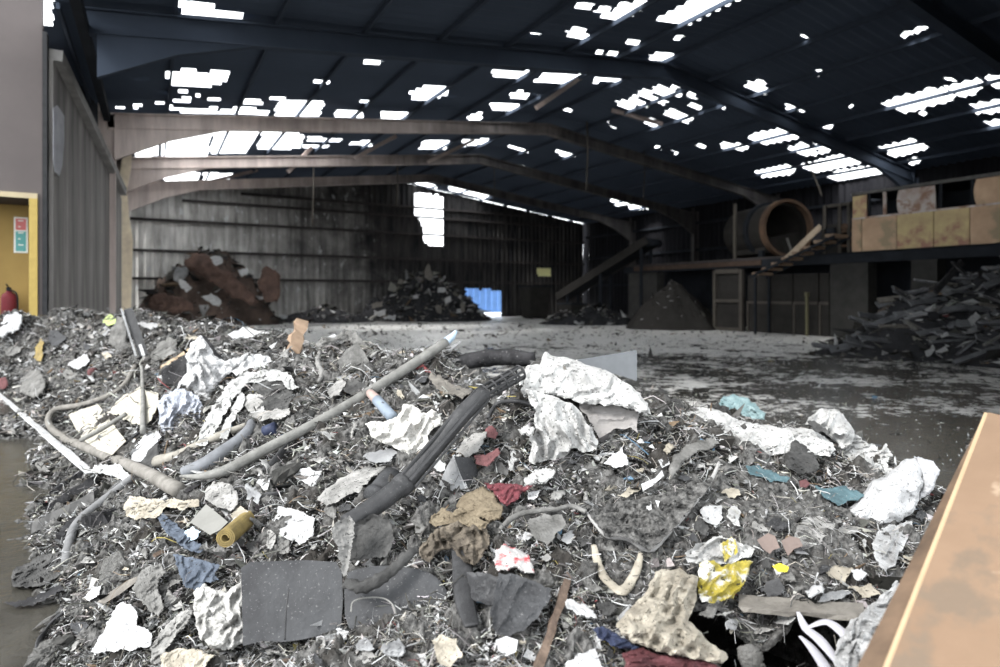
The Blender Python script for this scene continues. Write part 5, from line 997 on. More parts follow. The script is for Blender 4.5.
patch('brown_grey_rag', [(420,548),(430,534),(446,524),(460,520),(474,524),(486,528),(490,540),(484,556),(472,566),(462,560),(452,548),(440,552),(430,562),(420,558)], M_rag, None, 'brown and grey crumpled rag hanging below the tan foam', 'rag', near=.06, thick=.03, cr=.06, crs=.07, bulge=.05, pleat=(-20,11,.035))
patch('small_printed_bag', [(496,549),(504,545),(514,547),(524,552),(532,562),(535,572),(526,574),(516,568),(506,570),(498,572),(494,560)], mat('white_red_print', (.56,.55,.54), (.36,.35,.34), .5, 10, 4, .3, .3, c3=(.5,.1,.11), c3th=.58, c3scale=26, speck=(.08,.08,.08), spscale=80, spth=.66), None, 'small white packet with red print below the brown rag', 'packet', near=.07, thick=.03, bulge=.03, cr=.02, crs=.05)
patch('white_packet', [(524,478),(536,470),(548,468),(556,472),(548,482),(536,484),(528,486)], M_white, None, 'small white packet right of the red mesh bag', 'packet', near=.06, thick=.02, bulge=.02, cr=.015, crs=.06)
patch('white_block', [(604,464),(612,455),(623,446),(627,464),(614,467)], M_whitec, None, 'small bright white block right of the large white bag', 'block', near=.06, thick=.05, cr=.012, smooth=False, rnd=0)
# ash-laden sheet with a folded edge
es = empty('ash_laden_sheet', on_mound(640, 520), 'stiff grey sheet buried in ash with a raised folded edge', 'sheet')
patch('sheet_front', [(588,512),(600,507),(625,500),(655,495),(690,488),(714,476),(706,492),(692,508),(676,526),(662,540),(650,551),(640,545),(624,537),(607,536),(598,526)], M_ash, es, near=.08, thick=.008, cr=.05, crs=.035, conform=.2, step=2.4)
rod('folded_edge', [(586,512,2.52),(597,526,2.45),(608,536,2.4),(628,539,2.38),(650,550,2.33),(668,533,2.4),(690,508,2.52),(712,478,2.68),(719,462,2.78)], [.006,.009,.010,.010,.012,.012,.011,.010,.006], mat('pale_sheet_edge', (.42,.41,.4), (.25,.245,.24), .8, 15), parent=es, sides=6, wob=.2)
rod('curled_edge', [(500,529),(512,518),(530,512),(556,509),(572,506),(586,512)], [.008,.012,.012,.010,.010,.012], M_greycloth, 'curled grey edge of sheet right of the small packet', 'sheet edge', near=.08, sides=8, wob=.3)
patch('grey_flap', [(528,520),(545,514),(562,516),(568,526),(556,534),(548,546),(538,540),(530,532)], M_greycloth, None, 'grey flap hanging below the curled sheet edge', 'flap', near=.08, thick=.01, cr=.02, crs=.08)
patch('arched_sheet', [(672,458),(684,446),(700,440),(712,438),(720,444),(710,448),(696,452),(684,462),(676,472),(668,480)], M_greycloth, None, 'arched grey sheet edge above the ash-laden sheet', 'sheet', near=.08, thick=.012, cr=.012, crs=.09, bulge=.03)
for k, (poly, l) in enumerate([([(641,484),(655,478),(662,470),(664,476),(652,486),(643,491)], 'white scrap left of the arched grey sheet edge'), ([(646,504),(651,501),(652,511),(647,512)], 'tiny upright white scrap on the ash-laden sheet'), ([(655,500),(660,501),(658,508)], 'tiny white fragment beside the upright scrap'), ([(658,460),(668,457),(670,464),(662,468)], 'pale grey scrap below the flat white sheet')]):
    patch('white_scrap', poly, M_whitec, None, l, 'scrap', near=.06, thick=.006, cr=.008, crs=.05)
rod('white_ribbon', [(594,545),(597,560),(603,575),(612,585),(622,591),(632,580),(638,566),(641,553)], [.007,.010,.011,.012,.013,.011,.009,.006], M_cream, 'white ribbon curled into a V below the ash-laden sheet', 'ribbon', near=.06, sides=8, flat=(1.6,.5), wob=.15)
yp = empty('yellow_packaging', on_mound(722, 590), 'torn yellow and white packaging at the lower right', 'packaging')
patch('yellow_front', [(700,562),(712,560),(722,566),(736,563),(752,560),(748,574),(742,588),(732,598),(716,603),(702,602),(697,592),(699,576)], M_yellow, yp, near=.09, thick=.02, bulge=.03, cr=.025, crs=.07, pleat=(30,14,.02)); patch('white_back', [(684,552),(696,545),(708,540),(722,536),(738,542),(756,548),(750,556),(736,562),(722,565),(710,560),(698,564),(688,562)], M_white, yp, near=.07, thick=.015, cr=.03, crs=.06, pleat=(60,9,.025)); patch('yellow_flap', [(720,546),(730,536),(738,544),(736,556),(724,560)], M_yellow, yp, near=.09, thick=.01, cr=.02, crs=.05)
patch('yellow_leaf', [(772,566),(780,563),(789,567),(787,572),(778,572)], mat('bright_yellow_film', (.8,.68,.05), (.6,.5,.05), .5), None, 'small bright yellow scrap right of the torn packaging', 'scrap', near=.06, thick=.006, cr=.006)
patch('cream_paper_bag', [(656,571),(668,569),(681,569),(690,574),(699,577),(697,599),(691,612),(688,620),(700,632),(714,645),(728,657),(720,664),(700,660),(682,656),(663,653),(648,648),(636,644),(622,634),(616,624),(626,614),(634,604),(646,592)], M_cream, None, 'large crumpled cream paper bag at the bottom right of centre', 'paper bag', near=.10, thick=.06, bulge=.07, cr=0.048, crs=0.050, step=2.8, pleat=(30,18,.035))
patch('maroon_bag', [(622,652),(640,648),(662,654),(684,657),(704,660),(722,668),(724,700),(640,700),(628,675)], M_maroon, None, 'dark maroon plastic bag below the cream paper bag', 'bag', near=.08, thick=.05, bulge=.06, cr=.03, crs=.12, fold=(15, 2.5), pleat=(75,12,.02))
patch('navy_film', [(592,628),(604,626),(618,634),(632,642),(640,648),(628,650),(612,646),(598,638)], M_navy, None, 'dark blue plastic film left of the maroon bag', 'film', near=.07, thick=.02, bulge=.02, cr=.03, crs=.06, fold=(30, 3), pleat=(60,8,.02))
patch('grey_brick', [(735,648),(748,645),(760,647),(766,668),(742,672)], M_greycloth, None, 'grey broken block at the bottom of the dark hollow', 'block', stand=(750,668,25,0), thick=.08, bulge=.02, cr=.01, smooth=False, rnd=0)
for k, (pts, l) in enumerate([([(798,612),(806,628),(820,640),(838,662)], 'long white plastic strand hanging right of the dark hollow'), ([(800,636),(812,648),(826,668),(834,684)], 'lilac-white plastic strip below the long strand'), ([(806,628),(826,622),(842,632),(850,645)], 'thin white strand crossing the longer one')]):
    rod('plastic_strand', pts, [.004,.010,.012,.008], mat('milky_plastic', (.62,.61,.66), (.45,.44,.48), .4, 10), l, 'strand', near=.08, sides=8, flat=(1.6,.5))
patch('white_crumb', [(850,640),(862,636),(872,642),(868,654),(856,656)], M_whitec, None, 'small white foam lump beside the wooden board', 'foam lump', near=.08, thick=.04, bulge=.03, cr=.015)
patch('clear_wrap', [(838,640),(850,622),(868,608),(886,590),(900,580),(906,596),(896,622),(884,650),(872,690),(846,690),(834,664)], mat('clear_grey_wrap', (.5,.5,.5), (.28,.28,.28), .35, 9, 7, .22, .5), None, 'crumpled clear wrap between the pile and the wooden board', 'wrap', near=.10, thick=.03, cr=.06, crs=.09, bulge=.04, fold=(60, 2), pleat=(30,10,.03))
patch('clear_wrap', [(880,528),(900,524),(914,520),(906,540),(896,560),(886,574),(876,560),(872,544)], MATS['clear_grey_wrap'], None, 'grey crumpled film under the bright white bag', 'film', near=.07, thick=.03, cr=.05, crs=.07, bulge=.03, pleat=(30,10,.03))
patch('white_foam_bit', [(805,592),(814,585),(824,584),(822,592),(812,598)], M_whitec, None, 'white foam bit above the grey plank', 'foam bit', near=.07, thick=.03, bulge=.02, cr=.012)
patch('white_foam_bit', [(851,571),(860,568),(867,574),(862,580),(854,578)], M_whitec, None, 'white foam bit at the right end of the grey plank', 'foam bit', near=.06, thick=.02, bulge=.015, cr=.01)
patch('pinkish_tile', [(757,540),(768,533),(775,536),(780,548),(773,550),(770,554),(763,549)], mat('pinkish_card', (.36,.28,.25), (.24,.19,.17), .85), None, 'pinkish brown card scrap above the yellow scrap', 'card', near=.06, thick=.008, cr=.006)
patch('pinkish_tile', [(781,541),(790,536),(799,538),(803,546),(794,549),(788,556),(784,548)], MATS['pinkish_card'], None, 'second pinkish brown card scrap to the right', 'card', near=.06, thick=.008, cr=.006)
for poly, l in [([(815,486),(830,488),(846,486),(866,494),(858,502),(846,500),(838,506),(824,498)], 'turquoise plastic sheet below the torn white film'), ([(745,466),(758,466),(772,472),(790,478),(786,483),(768,480),(752,474)], 'turquoise strip under the flat white sheet'), ([(712,408),(724,396),(734,394),(744,398),(756,404),(766,414),(760,420),(746,416),(734,408),(724,412)], 'turquoise netting behind the flat white sheet')]:
    if 'netting' in l: patch('turquoise_netting', poly, mat('pale_turquoise_net', (.32,.42,.43), (.12,.2,.21), .7, 20, 5, .22, .4), None, l, 'netting', stand=(738,418,50,0,3.55), thick=.03, bulge=.03, cr=.04, crs=.06)
    else: patch('turquoise_plastic', poly, M_turq, None, l, 'plastic', near=.07, thick=.015, cr=.02, crs=.08, bulge=.01)
patch('pink_lump', [(799,481),(806,479),(810,484),(806,488),(800,487)], M_pink, None, 'tiny pink lump left of the turquoise plastic sheet', 'lump', near=.06, thick=.02, bulge=.02, cr=.005)
patch('ash_clump', [(786,452),(796,438),(804,442),(812,452),(820,464),(812,472),(798,474),(786,466)], M_darkcloth, None, 'dark ash clump lying on the flat white sheet', 'clump', near=.12, thick=.05, bulge=.04, cr=.03, crs=.04)
# black rubber sheets at the bottom
rs = empty('rubber_sheet', on_mound(290, 640), 'flat dusty black rubber sheet at the bottom, left of the crease', 'rubber sheet')
patch('sheet_body', [(241,568),(250,562),(275,561),(305,560),(336,562),(342,572),(343,600),(341,627),(318,636),(300,640),(282,642),(262,641),(243,646),(242,605)], M_plate, rs, stand=(290,640,38,4,2.10), thick=.02, cr=.006, crs=.2, rnd=0); rod('crease', [(289,588,2.10),(286,612,2.06),(285,640,2.03)], [.002,.003,.003], M_black, parent=rs, sides=6)
rs2 = empty('rubber_sheet', on_mound(400, 630), 'curved dusty black rubber sheet at the bottom, right of the crease', 'rubber sheet')
patch('sheet_body', [(344,574),(360,568),(384,565),(407,567),(426,571),(438,578),(447,590),(452,604),(451,620),(446,634),(430,640),(408,640),(384,634),(362,630),(345,628)], M_plate, rs2, stand=(398,634,38,-6,2.08), thick=.02, bulge=.015, cr=.006, crs=.2, rnd=1); rod('wire_arc', [(351,612,2.07),(353,602,2.09),(364,598,2.11),(382,598,2.12),(392,604,2.10),(396,614,2.07)], .003, M_pole, parent=rs2, sides=6)
patch('grey_bracket', [(343,578),(340,560),(336,546),(330,530),(338,522),(348,514),(354,522),(353,540),(350,556),(348,572)], M_paper, None, 'bent pale grey bracket at the lower end of the black pipe', 'bracket', stand=(344,578,15,25,2.24), thick=.02, cr=.02, crs=.05)
patch('cavity_shade_sheet', [(354,522),(372,514),(390,520),(394,540),(386,556),(362,560),(350,562),(352,544)], M_darkcloth, None, 'dark sheet for the shaded cavity under the lower end of the black pipe', 'cloth', stand=(370,562,25,0,2.34), thick=.02, cr=.02, crs=.08)  # dark sheet put in for the shade of the cavity by the pipe
rod('rubber_strap', [(457,548),(462,566),(464,588),(466,606),(472,626)], [.016,.026,.028,.024,.018], M_black, 'dark rubber strap curving down beside the rubber sheet', 'strap', near=.07, sides=10, flat=(1.4,.35))
patch('dark_fold_sheet', [(466,572),(484,572),(500,578),(500,600),(488,606),(472,598)], M_black, None, 'dark folded sheet right of the rubber strap', 'sheet', near=.05, thick=.01, cr=.02, crs=.1)
patch('grey_leather_flap', [(498,574),(516,574),(536,582),(552,588),(548,602),(538,616),(524,630),(508,636),(496,634),(490,616),(494,596)], M_plate, None, 'grey leathery flap left of the wooden stick', 'flap', near=.06, thick=.012, cr=.025, crs=.12, pleat=(40,26,.015))
patch('white_scrap', [(496,640),(506,636),(518,640),(516,652),(506,656),(498,650)], M_whitec, None, 'white scrap below the grey leathery flap', 'scrap', near=.06, thick=.01, cr=.008)
patch('white_scrap', [(564,664),(580,654),(596,648),(602,664),(604,684),(570,686)], M_whitec, None, 'white torn corner at the bottom edge right of the stick', 'scrap', near=.06, thick=.01, cr=.012, rnd=0)
patch('pale_crumpled_scrap', [(432,640),(444,634),(456,640),(462,656),(450,668),(438,662)], M_cream, None, 'pale crumpled scrap below the curved rubber sheet', 'scrap', near=.06, thick=.01, cr=.02, crs=.06)
# lower left
yr = empty('yellow_roll', on_mound(228, 540), 'rolled-up mustard yellow rubber strip at the left', 'roll')
A, B = path([(225,538,2.58), (246,520,2.8)]); d = Vector(B-A); ax = d.normalized(); s1 = ax.cross(Vector((0,0,1))).normalized(); s2 = s1.cross(ax)
V = []; nt = 70
for i in range(nt):
    t = i/(nt-1); a = t*2*math.pi*3.2; rr_ = .012+.026*t
    for rad in (rr_, rr_+.006):
        for e_ in (0, 1): V.append(tuple(Vector(A)+d*e_+(s1*math.cos(a)+s2*math.sin(a))*rad))
Fc = []
for i in range(nt-1):
    b0 = i*4; c0 = b0+4; Fc += [(b0+2,c0+2,c0+3,b0+3), (b0,b0+1,c0+1,c0), (b0,c0,c0+2,b0+2), (b0+1,b0+3,c0+3,c0+1)]
Fc += [(0,2,3,1), (nt*4-4, nt*4-3, nt*4-1, nt*4-2)]
obj('spiral', V, Fc, M_mustard, yr); rod('tail', [(247,521,2.82),(250,512,2.88)], [.024,.01], M_mustard, parent=yr, sides=8, wob=.2)
patch('blue_cloth', [(158,517),(163,513),(172,522),(184,530),(194,542),(204,546),(200,552),(190,552),(178,544),(170,534),(162,526)], M_blue, None, 'faded blue cloth strip below the flared tube', 'cloth', near=.07, thick=.012, cr=.025, crs=.07, bulge=.02, pleat=(50,8,.02))
patch('blue_denim', [(175,554),(190,556),(206,561),(222,566),(214,572),(218,580),(206,582),(196,590),(186,587),(178,572)], M_blue, None, 'blue denim scrap below the yellow roll', 'denim scrap', near=.08, thick=.012, cr=.025, crs=.08, bulge=.02, pleat=(20,11,.02))
patch('blue_white_scrap', [(184,534),(192,526),(200,532),(196,540),(188,542)], mat('pale_blue_film', (.55,.66,.74), (.4,.5,.58), .5), None, 'pale blue scrap left of the grey card', 'scrap', near=.07, thick=.01, cr=.012)
patch('grey_card', [(190,522),(206,504),(216,512),(228,522),(220,530),(210,535)], mat('plain_grey_card', (.40,.395,.37), (.3,.295,.275), .85, 8), None, 'flat grey card left of the yellow roll', 'card', near=.08, thick=.006, cr=.002, rnd=0, conform=0)
patch('white_triangle_sheet', [(92,652),(102,632),(112,614),(120,603),(130,604),(137,612),(138,624),(152,634),(150,646),(136,650),(118,650)], M_whitec, None, 'white triangular sheet at the lower left of the pile', 'sheet', near=.07, thick=.012, cr=0.018, crs=0.060, bulge=.02)
patch('ash_white_bag', [(193,606),(194,592),(204,584),(216,588),(226,592),(240,582),(246,590),(244,616),(246,640),(232,650),(214,648),(200,640),(196,622)], mat('ash_covered_bag', (.56,.55,.53), (.3,.295,.28), .85, 10, 7, .22, .6), None, 'ash-covered white bag left of the rubber sheet', 'bag', near=.07, thick=.06, bulge=.07, cr=0.044, crs=0.040, pleat=(20,14,.03))
patch('pale_wrap', [(150,648),(160,632),(176,616),(190,606),(196,612),(188,622),(176,636),(166,650),(160,664),(150,662)], M_paper, None, 'pale ashy wrap between the triangular sheet and the ash-covered bag', 'wrap', near=.07, thick=.02, cr=.04, crs=.06, bulge=.02, pleat=(50,8,.02))
patch('cream_wrap', [(160,656),(180,648),(200,650),(214,656),(204,668),(180,676),(160,672)], M_cream, None, 'cream wrap at the bottom edge below the ashy wrap', 'wrap', near=.07, thick=.02, cr=.04, crs=.06, bulge=.02)
patch('grey_rag_roll', [(132,590),(138,576),(148,566),(160,564),(166,572),(158,580),(160,596),(164,608),(158,616),(148,610),(140,600)], M_greycloth, None, 'limp grey rag right of the ash slope at lower left', 'rag', near=.08, thick=.03, cr=.04, crs=.06, bulge=.03)
patch('pale_splinter', [(97,602),(110,592),(128,580),(138,576),(136,582),(120,594),(104,604)], M_greywood, None, 'pale splinter lying on the ash slope at lower left', 'splinter', near=.05, thick=.012, cr=.006)
patch('white_lump', [(84,598),(92,586),(101,586),(99,594),(90,602)], M_whitec, None, 'small white lump left of the pale splinter', 'lump', near=.05, thick=.02, bulge=.015, cr=.01)
patch('ivory_cloth', [(123,508),(128,498),(140,496),(154,499),(170,499),(198,500),(200,506),(186,510),(168,508),(154,518),(138,520),(126,516)], M_cream, None, 'ivory cloth lying below the hairpin pipe', 'cloth', near=.07, thick=.02, cr=.03, crs=.06, bulge=.02, fold=(5, 3), pleat=(80,6,.025))
patch('pale_crumple', [(204,500),(206,488),(216,482),(230,484),(238,492),(238,504),(230,510),(218,508)], M_paper, None, 'pale crumpled paper above the grey card', 'paper', near=.07, thick=.03, cr=.035, crs=.06, bulge=.03)
patch('yellow_white_scrap', [(230,514),(240,505),(250,512),(246,522),(236,524)], M_cream, None, 'ivory scrap just above the yellow roll', 'scrap', near=.05, thick=.01, cr=.015)
patch('burnt_paper_roll', [(10,578),(18,566),(28,562),(38,556),(50,554),(62,550),(66,562),(60,576),(48,584),(36,586),(24,588),(14,586)], M_darkcloth, None, 'burnt paper clump lying in the water at lower left', 'paper clump', near=.04, thick=.03, bulge=.04, cr=.07, crs=.08)
patch('burnt_sheet', [(0,602),(18,601),(34,596),(48,590),(60,584),(64,590),(50,598),(34,605),(12,606)], M_char, None, 'thin burnt sheet at the water edge below the paper clump', 'sheet', near=.02, thick=.01, cr=.01)
# left heap pieces
patch('white_bag_far', [(-4,336),(2,326),(8,322),(16,318),(22,316),(23,323),(18,330),(10,334),(4,338)], M_whitec, None, 'white plastic bag at the left edge on the far heap', 'bag', near=.15, thick=.08, bulge=.08, cr=.04, crs=.2)
patch('pale_slab', [(0,324),(4,316),(14,312),(22,313),(20,317),(10,321)], M_whitec, None, 'pale slab above the white plastic bag at the left edge', 'slab', near=.12, thick=.04, cr=.01)
patch('ochre_scrap', [(33,358),(36,346),(40,338),(44,342),(42,352),(40,362)], M_mustard, None, 'ochre brown scrap on the left heap', 'scrap', near=.12, thick=.02, cr=.03)
patch('green_scrap', [(102,324),(104,317),(111,315),(117,318),(116,324),(108,325)], mat('lime_scrap', (.45,.55,.2), (.35,.4,.2), .7), None, 'lime green scrap on the crest of the left heap', 'scrap', near=.12, thick=.02, cr=.02)
rod('pink_disc', [(92,373),(94,372)], [.06,.06], M_pink, 'small pink disc low on the left heap', 'disc', near=.12, sides=14, n=2)
patch('bottle', [(69,366),(74,360),(82,354),(88,354),(89,360),(84,366),(76,369)], M_whitec, None, 'whitish bottle-shaped lump on the left heap', 'bottle', near=.12, thick=.05, bulge=.05, cr=.01)
patch('grey_lump', [(20,392),(22,378),(30,370),(40,370),(46,380),(46,394),(34,398)], M_greycloth, None, 'rounded grey lump at the water edge of the left heap', 'lump', near=.1, thick=.15, bulge=.2, cr=.03, crs=.15)
patch('red_scrap', [(-4,388),(0,378),(7,378),(9,385),(4,390)], M_pink, None, 'dull red scrap at the left edge by the water', 'scrap', near=.1, thick=.03, bulge=.04, cr=.02)
patch('grey_sack', [(108,344),(112,328),(118,317),(126,316),(128,330),(126,345),(118,352)], M_greycloth, None, 'upright grey sack left of the metal rail', 'sack', stand=(118,350,25,0), thick=.08, bulge=.1, cr=.04, crs=.2)
patch('grey_mat', [(150,355),(158,344),(168,336),(178,340),(176,352),(166,358),(156,362)], M_greycloth, None, 'grey matted clump right of the metal rail', 'clump', near=.1, thick=.08, bulge=.08, cr=.06, crs=.12)

# ------------------------------------------------------------------ wooden board at the right, close to the lens
bo = empty('wooden_board', at(900, 640, 1.3), 'broad pale wooden board leaning in from the right edge', 'board')
A, B, D = Vector(at(984, 411, 1.78)), Vector(at(860, 722, 1.10)), Vector(at(1085, 436, 1.55)); C = B+(D-A)
nrm = (B-A).cross(D-A).normalized(); nrm = nrm if nrm.z > 0 else -nrm
M_ply = mat('raw_plywood', (.18,.122,.082), (.135,.09,.06), .75, 3.2, 8, .25, .12, 20, c3=(.12,.09,.066), c3th=.58, c3scale=6, speck=(.23,.17,.12), spscale=9, spth=.68, spec=.1)
th = .07; e1 = (D-A).normalized()
ch = .012
MB().hexa([tuple(p-nrm*th) for p in (A+e1*ch, D, C, B+e1*ch)], [tuple(p) for p in (A+e1*ch, D, C, B+e1*ch)]).build('face', M_ply, bo)
MB().hexa([tuple(p-nrm*(th+.0)) for p in (A, A+e1*ch, B+e1*ch, B)], [tuple(p-nrm*.004) for p in (A, A+e1*ch, B+e1*ch, B)]).build('worn_edge', mat('worn_pale_edge', (.30,.22,.14), (.22,.16,.10), .7, 8, spec=.1), bo)
out = -e1*.07
MB().hexa([tuple(p) for p in (A+out*.15-nrm*(th*.9), A-nrm*(th*.9), B-nrm*(th*.9), B+out-nrm*th*1.1)], [tuple(p) for p in (A+out*.15-nrm*.03, A-nrm*.015, B-nrm*.015, B+out-nrm*.045)]).build('side_batten', mat('stained_brown_batten', (.17,.115,.078), (.05,.037,.028), .8, 6, 7, .22), bo)
p = A+(D-A)*.3; q = B+(C-B)*.3
for t in (.35, .8):
    x = A+(B-A)*t+e1*.2-nrm*(th+.001); zf = float(H(*[w_[0] for w_ in w2c(np.array([x.x, x.y, 0]))])); MB().box((x.x-.03, x.y-.03, min(zf-.05, x.z-.1)), (x.x+.03, x.y+.03, x.z)).build('prop', M_char, bo)

# ------------------------------------------------------------------ many smaller scraps over the mound, each its own object
rs_ = np.random.default_rng(21)
def scrap_mesh(kind, sd):
    rr = np.random.default_rng(sd)
    if kind == 'paper_scrap':
        n = 9; g = np.linspace(-1, 1, n); A_, B_ = np.meshgrid(g, g, indexing='ij'); V = np.column_stack([A_.ravel(), B_.ravel()*rr.uniform(.5, .9), np.zeros(n*n)])
        V[:, :2] += rr.normal(size=(n*n, 2))*.10; V[:, 2] = .6*crease(np.column_stack([V[:, 0]*1.3, V[:, 1]*1.3, V[:, 0]*0+sd]), sd)+.15*V[:, 0]**2
        Fc = [(i*n+j, (i+1)*n+j, (i+1)*n+j+1, i*n+j+1) for i in range(n-1) for j in range(n-1)]; W = V.copy(); W[:, 2] -= .03; m_ = n*n
        bd = [(i*n, (i+1)*n) for i in range(n-1)]+[((n-1)*n+j, (n-1)*n+j+1) for j in range(n-1)]+[(i*n+n-1, (i-1)*n+n-1) for i in range(n-1, 0, -1)]+[(j, j-1) for j in range(n-1, 0, -1)]
        return np.vstack([V, W]), Fc+[tuple(a+m_ for a in f[::-1]) for f in Fc]+[(b, a, a+m_, b+m_) for a, b in bd]
    if kind == 'charred_board_piece':
        w, h = rr.uniform(.12, .3), rr.uniform(.04, .09); V = []
        for t in np.linspace(-1, 1, 5):
            for x, y in ((-1,-1),(1,-1),(1,1),(-1,1)): V.append((t+rr.normal()*.03, x*w+rr.normal()*.03, y*h+rr.normal()*.015))
        return np.array(V), [(i*4+j, i*4+(j+1) % 4, i*4+4+(j+1) % 4, i*4+4+j) for i in range(4) for j in range(4)]+[(3,2,1,0), (16,17,18,19)]
    if kind == 'rubble_lump':
        return blob((0,0,0), (1, rr.uniform(.6,.9), rr.uniform(.4,.7)), 12, .45, 1.3, seed=sd)
    if kind == 'cloth_wad':
        V, Fc = blob((0,0,0), (1, rr.uniform(.5,.8), rr.uniform(.3,.45)), 40, .35, 2.0, seed=sd); V = V*(1+.42*crease(V*3.2, sd+3)+.22*ridged(V*5.5+sd, 3))[:, None]; return V, Fc
    if kind == 'twisted_strip':
        P = np.cumsum(rr.normal(size=(5, 3))*np.array([.15,.28,.08])+np.array([.5,0,0]), 0); P -= P.mean(0); return tube_mesh(P, [.05,.09,.10,.09,.04], sides=8, n=5, flat=(1.5,.4), twist=rr.uniform(-4, 4))
MARKS = [(300,420,'long pale pole'),(440,440,'black ribbed pipe'),(590,390,'large white bag'),(740,430,'flat white sheet'),(890,490,'bright white bag'),(205,370,'tall white sack'),(110,450,'hairpin pipe'),(95,425,'cream card'),(70,530,'curved grey hose'),(225,530,'yellow roll'),
 (195,572,'blue denim scrap'),(120,630,'white triangular sheet'),(220,615,'ash-covered bag'),(290,600,'left rubber sheet'),(400,600,'curved rubber sheet'),(400,430,'white paper sack'),(508,492,'red mesh bag'),(480,505,'tan foam'),(515,560,'small printed packet'),(640,520,'ash-laden sheet'),(620,570,'white V-shaped ribbon'),(720,575,'yellow packaging'),
 (660,620,'cream paper bag'),(555,620,'wooden stick'),(800,608,'grey plank'),(840,495,'turquoise plastic sheet'),(135,335,'upright metal rail'),(10,325,'white bag at the left edge'),(60,330,'left heap crest'),(40,385,'rounded grey lump'),(340,350,'triangular grey board'),(270,400,'twisted white cloth'),(490,365,'charred log'),(520,600,'grey leathery flap'),(850,560,'clear wrap'),(780,520,'pinkish card scraps')]
LOOK = {'sooty_paper': 'sooty pale', 'dirty_white_plastic': 'dirty white', 'stained_cream_paper': 'cream', 'ashy_grey_cloth': 'ashy grey', 'charred_timber': 'black', 'grey_weathered_wood': 'weathered grey', 'brown_burnt_wood': 'brown', 'ash_dirt': 'dark grey', 'stained_concrete': 'concrete grey', 'charred_dark_cloth': 'sooty black', 'beige_brown_rag': 'brownish', 'dusty_black_rubber': 'black rubber', 'dusty_grey_rubber_sheet': 'dark grey'}
def place_words(x, y):
    b_ = min(MARKS, key=lambda q: (q[0]-x)**2+(q[1]-y)**2); dx, dy = x-b_[0], y-b_[1]
    far = 'close' if dx*dx+dy*dy < 22**2 else 'a little way' if dx*dx+dy*dy > 45**2 else ''
    side = ('left of' if dx < 0 else 'right of') if abs(dx) > abs(dy) else ('behind' if dy < 0 else 'in front of')
    return f"{far} {side} the {b_[2]}".strip()
KINDS = {'paper_scrap': ([M_paper, M_white, M_cream, M_paper, M_greycloth], .055, 'crumpled paper scrap', 'scrap', 'paper scraps on the mound', 290),
 'charred_board_piece': ([M_char, M_char, M_greywood, M_brownwood], .10, 'short burnt wood piece', 'wood piece', 'wood pieces on the mound', 200),
 'rubble_lump': ([M_greycloth, M_ash, M_concrete], .045, 'rough rubble lump', 'lump', 'rubble lumps on the mound', 190),
 'cloth_wad': ([M_greycloth, M_darkcloth, M_greycloth, M_rag, M_darkcloth], .07, 'matted cloth wad', 'cloth wad', 'cloth wads on the mound', 290),
 'twisted_strip': ([M_black, M_greycloth, M_paper, M_plate], .10, 'twisted strip', 'strip', 'twisted strips on the mound', 220)}
LOOK.update({'clean_white_plastic': 'white', 'crumpled_white_paper': 'white', 'sooty_white_cloth': 'greyish white', 'clear_grey_wrap': 'grey film', 'sooty_sheet_metal': 'grey metal'})
cm = [M_paper, M_paper, M_paper, M_white, M_greycloth, M_greycloth, M_darkcloth, M_darkcloth, M_cream, M_plate, M_whitec, MATS['clear_grey_wrap'], M_metal, M_black]; rp = random.Random(31); made = 0; tries = 0
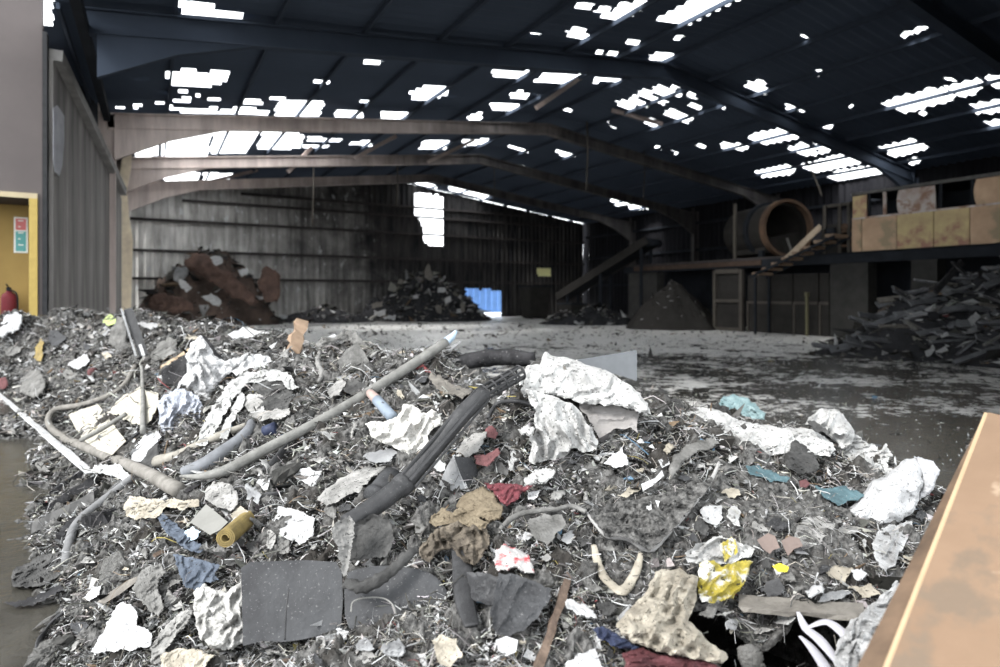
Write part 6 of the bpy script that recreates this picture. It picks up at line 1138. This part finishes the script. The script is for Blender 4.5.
while made < 150 and tries < 5000:
    tries += 1; x, y = rp.uniform(8, 930), rp.uniform(322, 660); g = float(G(x, y)[0])
    if float(H((x-CX)/F*g, g)) < .05 or g > 12 or CAMZ+(HY-y)/F*g > float(H((x-CX)/F*g, g))+.04: continue
    rad = min(24, 8*math.exp(rp.gauss(0, .45)))*(.75 if y < 400 else 1.1)
    if covered(x, y, rad*.55): continue
    el, an, n_ = rp.uniform(.35, .9), rp.uniform(0, 3.14), rp.randint(6, 10); poly = []
    for i_ in range(n_):
        a_ = 2*math.pi*(i_+rp.uniform(-.25, .25))/n_; q_ = rad*rp.uniform(.6, 1.25); ex_, ey_ = q_*math.cos(a_), q_*el*math.sin(a_); poly.append((x+ex_*math.cos(an)-ey_*math.sin(an), y+(ex_*math.sin(an)+ey_*math.cos(an))*.8))
    m_ = rp.choice(cm); sw = 'large ' if rad > 13 else 'small ' if rad < 6.5 else ''
    patch('crumpled_sheet', poly, m_, None, f"{sw}{LOOK[m_.name]} crumpled sheet {place_words(x, y)}", 'sheet', 'crumpled sheets on the mound', near=rp.uniform(0, .05), thick=.01, cr=rp.uniform(.03, .08), crs=rp.uniform(.06, .14), bulge=rp.uniform(0, .03)); made += 1
for kind, (ms, size, lab, cat_, grp, n) in KINDS.items():
    lib = {}
    px_, py_, X, Y, z = [q[:n] for q in (lambda t: [np.concatenate([a, b]) for a, b in zip(*t)])([sample_mound(n*2, (0, 310), (990, 660))[:5], sample_mound(n, (0, 310), (990, 660))[:5]])]
    for k in range(len(X)):
        if covered(px_[k], py_[k], {'cloth_wad': 15, 'charred_board_piece': 10, 'rubble_lump': 7}.get(kind, 6)): continue
        v_ = k % 5; mi = int(rs_.integers(len(ms))); key = (v_, mi)
        if key not in lib:
            V, Fc = scrap_mesh(kind, v_*13+len(kind)); me = bpy.data.meshes.new(kind); me.from_pydata(np.asarray(V).tolist(), [], [tuple(map(int, f)) for f in Fc]); me.materials.append(ms[mi])
            if kind in ('twisted_strip',): me.polygons.foreach_set('use_smooth', [True]*len(me.polygons))
            lib[key] = me
        o = bpy.data.objects.new(kind, lib[key]); COL.objects.link(o); s = size*math.exp(rs_.normal()*.35)*float(np.clip(Y[k]/3, .7, 1.9))
        if kind in ('paper_scrap', 'charred_board_piece', 'twisted_strip'): s *= .8
        p = c2w(X[k], Y[k], z[k]+s*.12); o.location = Vector(p); o.scale = (s, s, s)
        o.rotation_euler = (rs_.normal()*.35-.25, rs_.normal()*.35, rs_.uniform(0, 6.28)); 
        size_w = 'large ' if s > size*1.25 else 'small ' if s < size*.75 else ''
        tag(o, f"{size_w}{LOOK[ms[mi].name]} {lab} {place_words(px_[k], py_[k])}", cat_, grp)
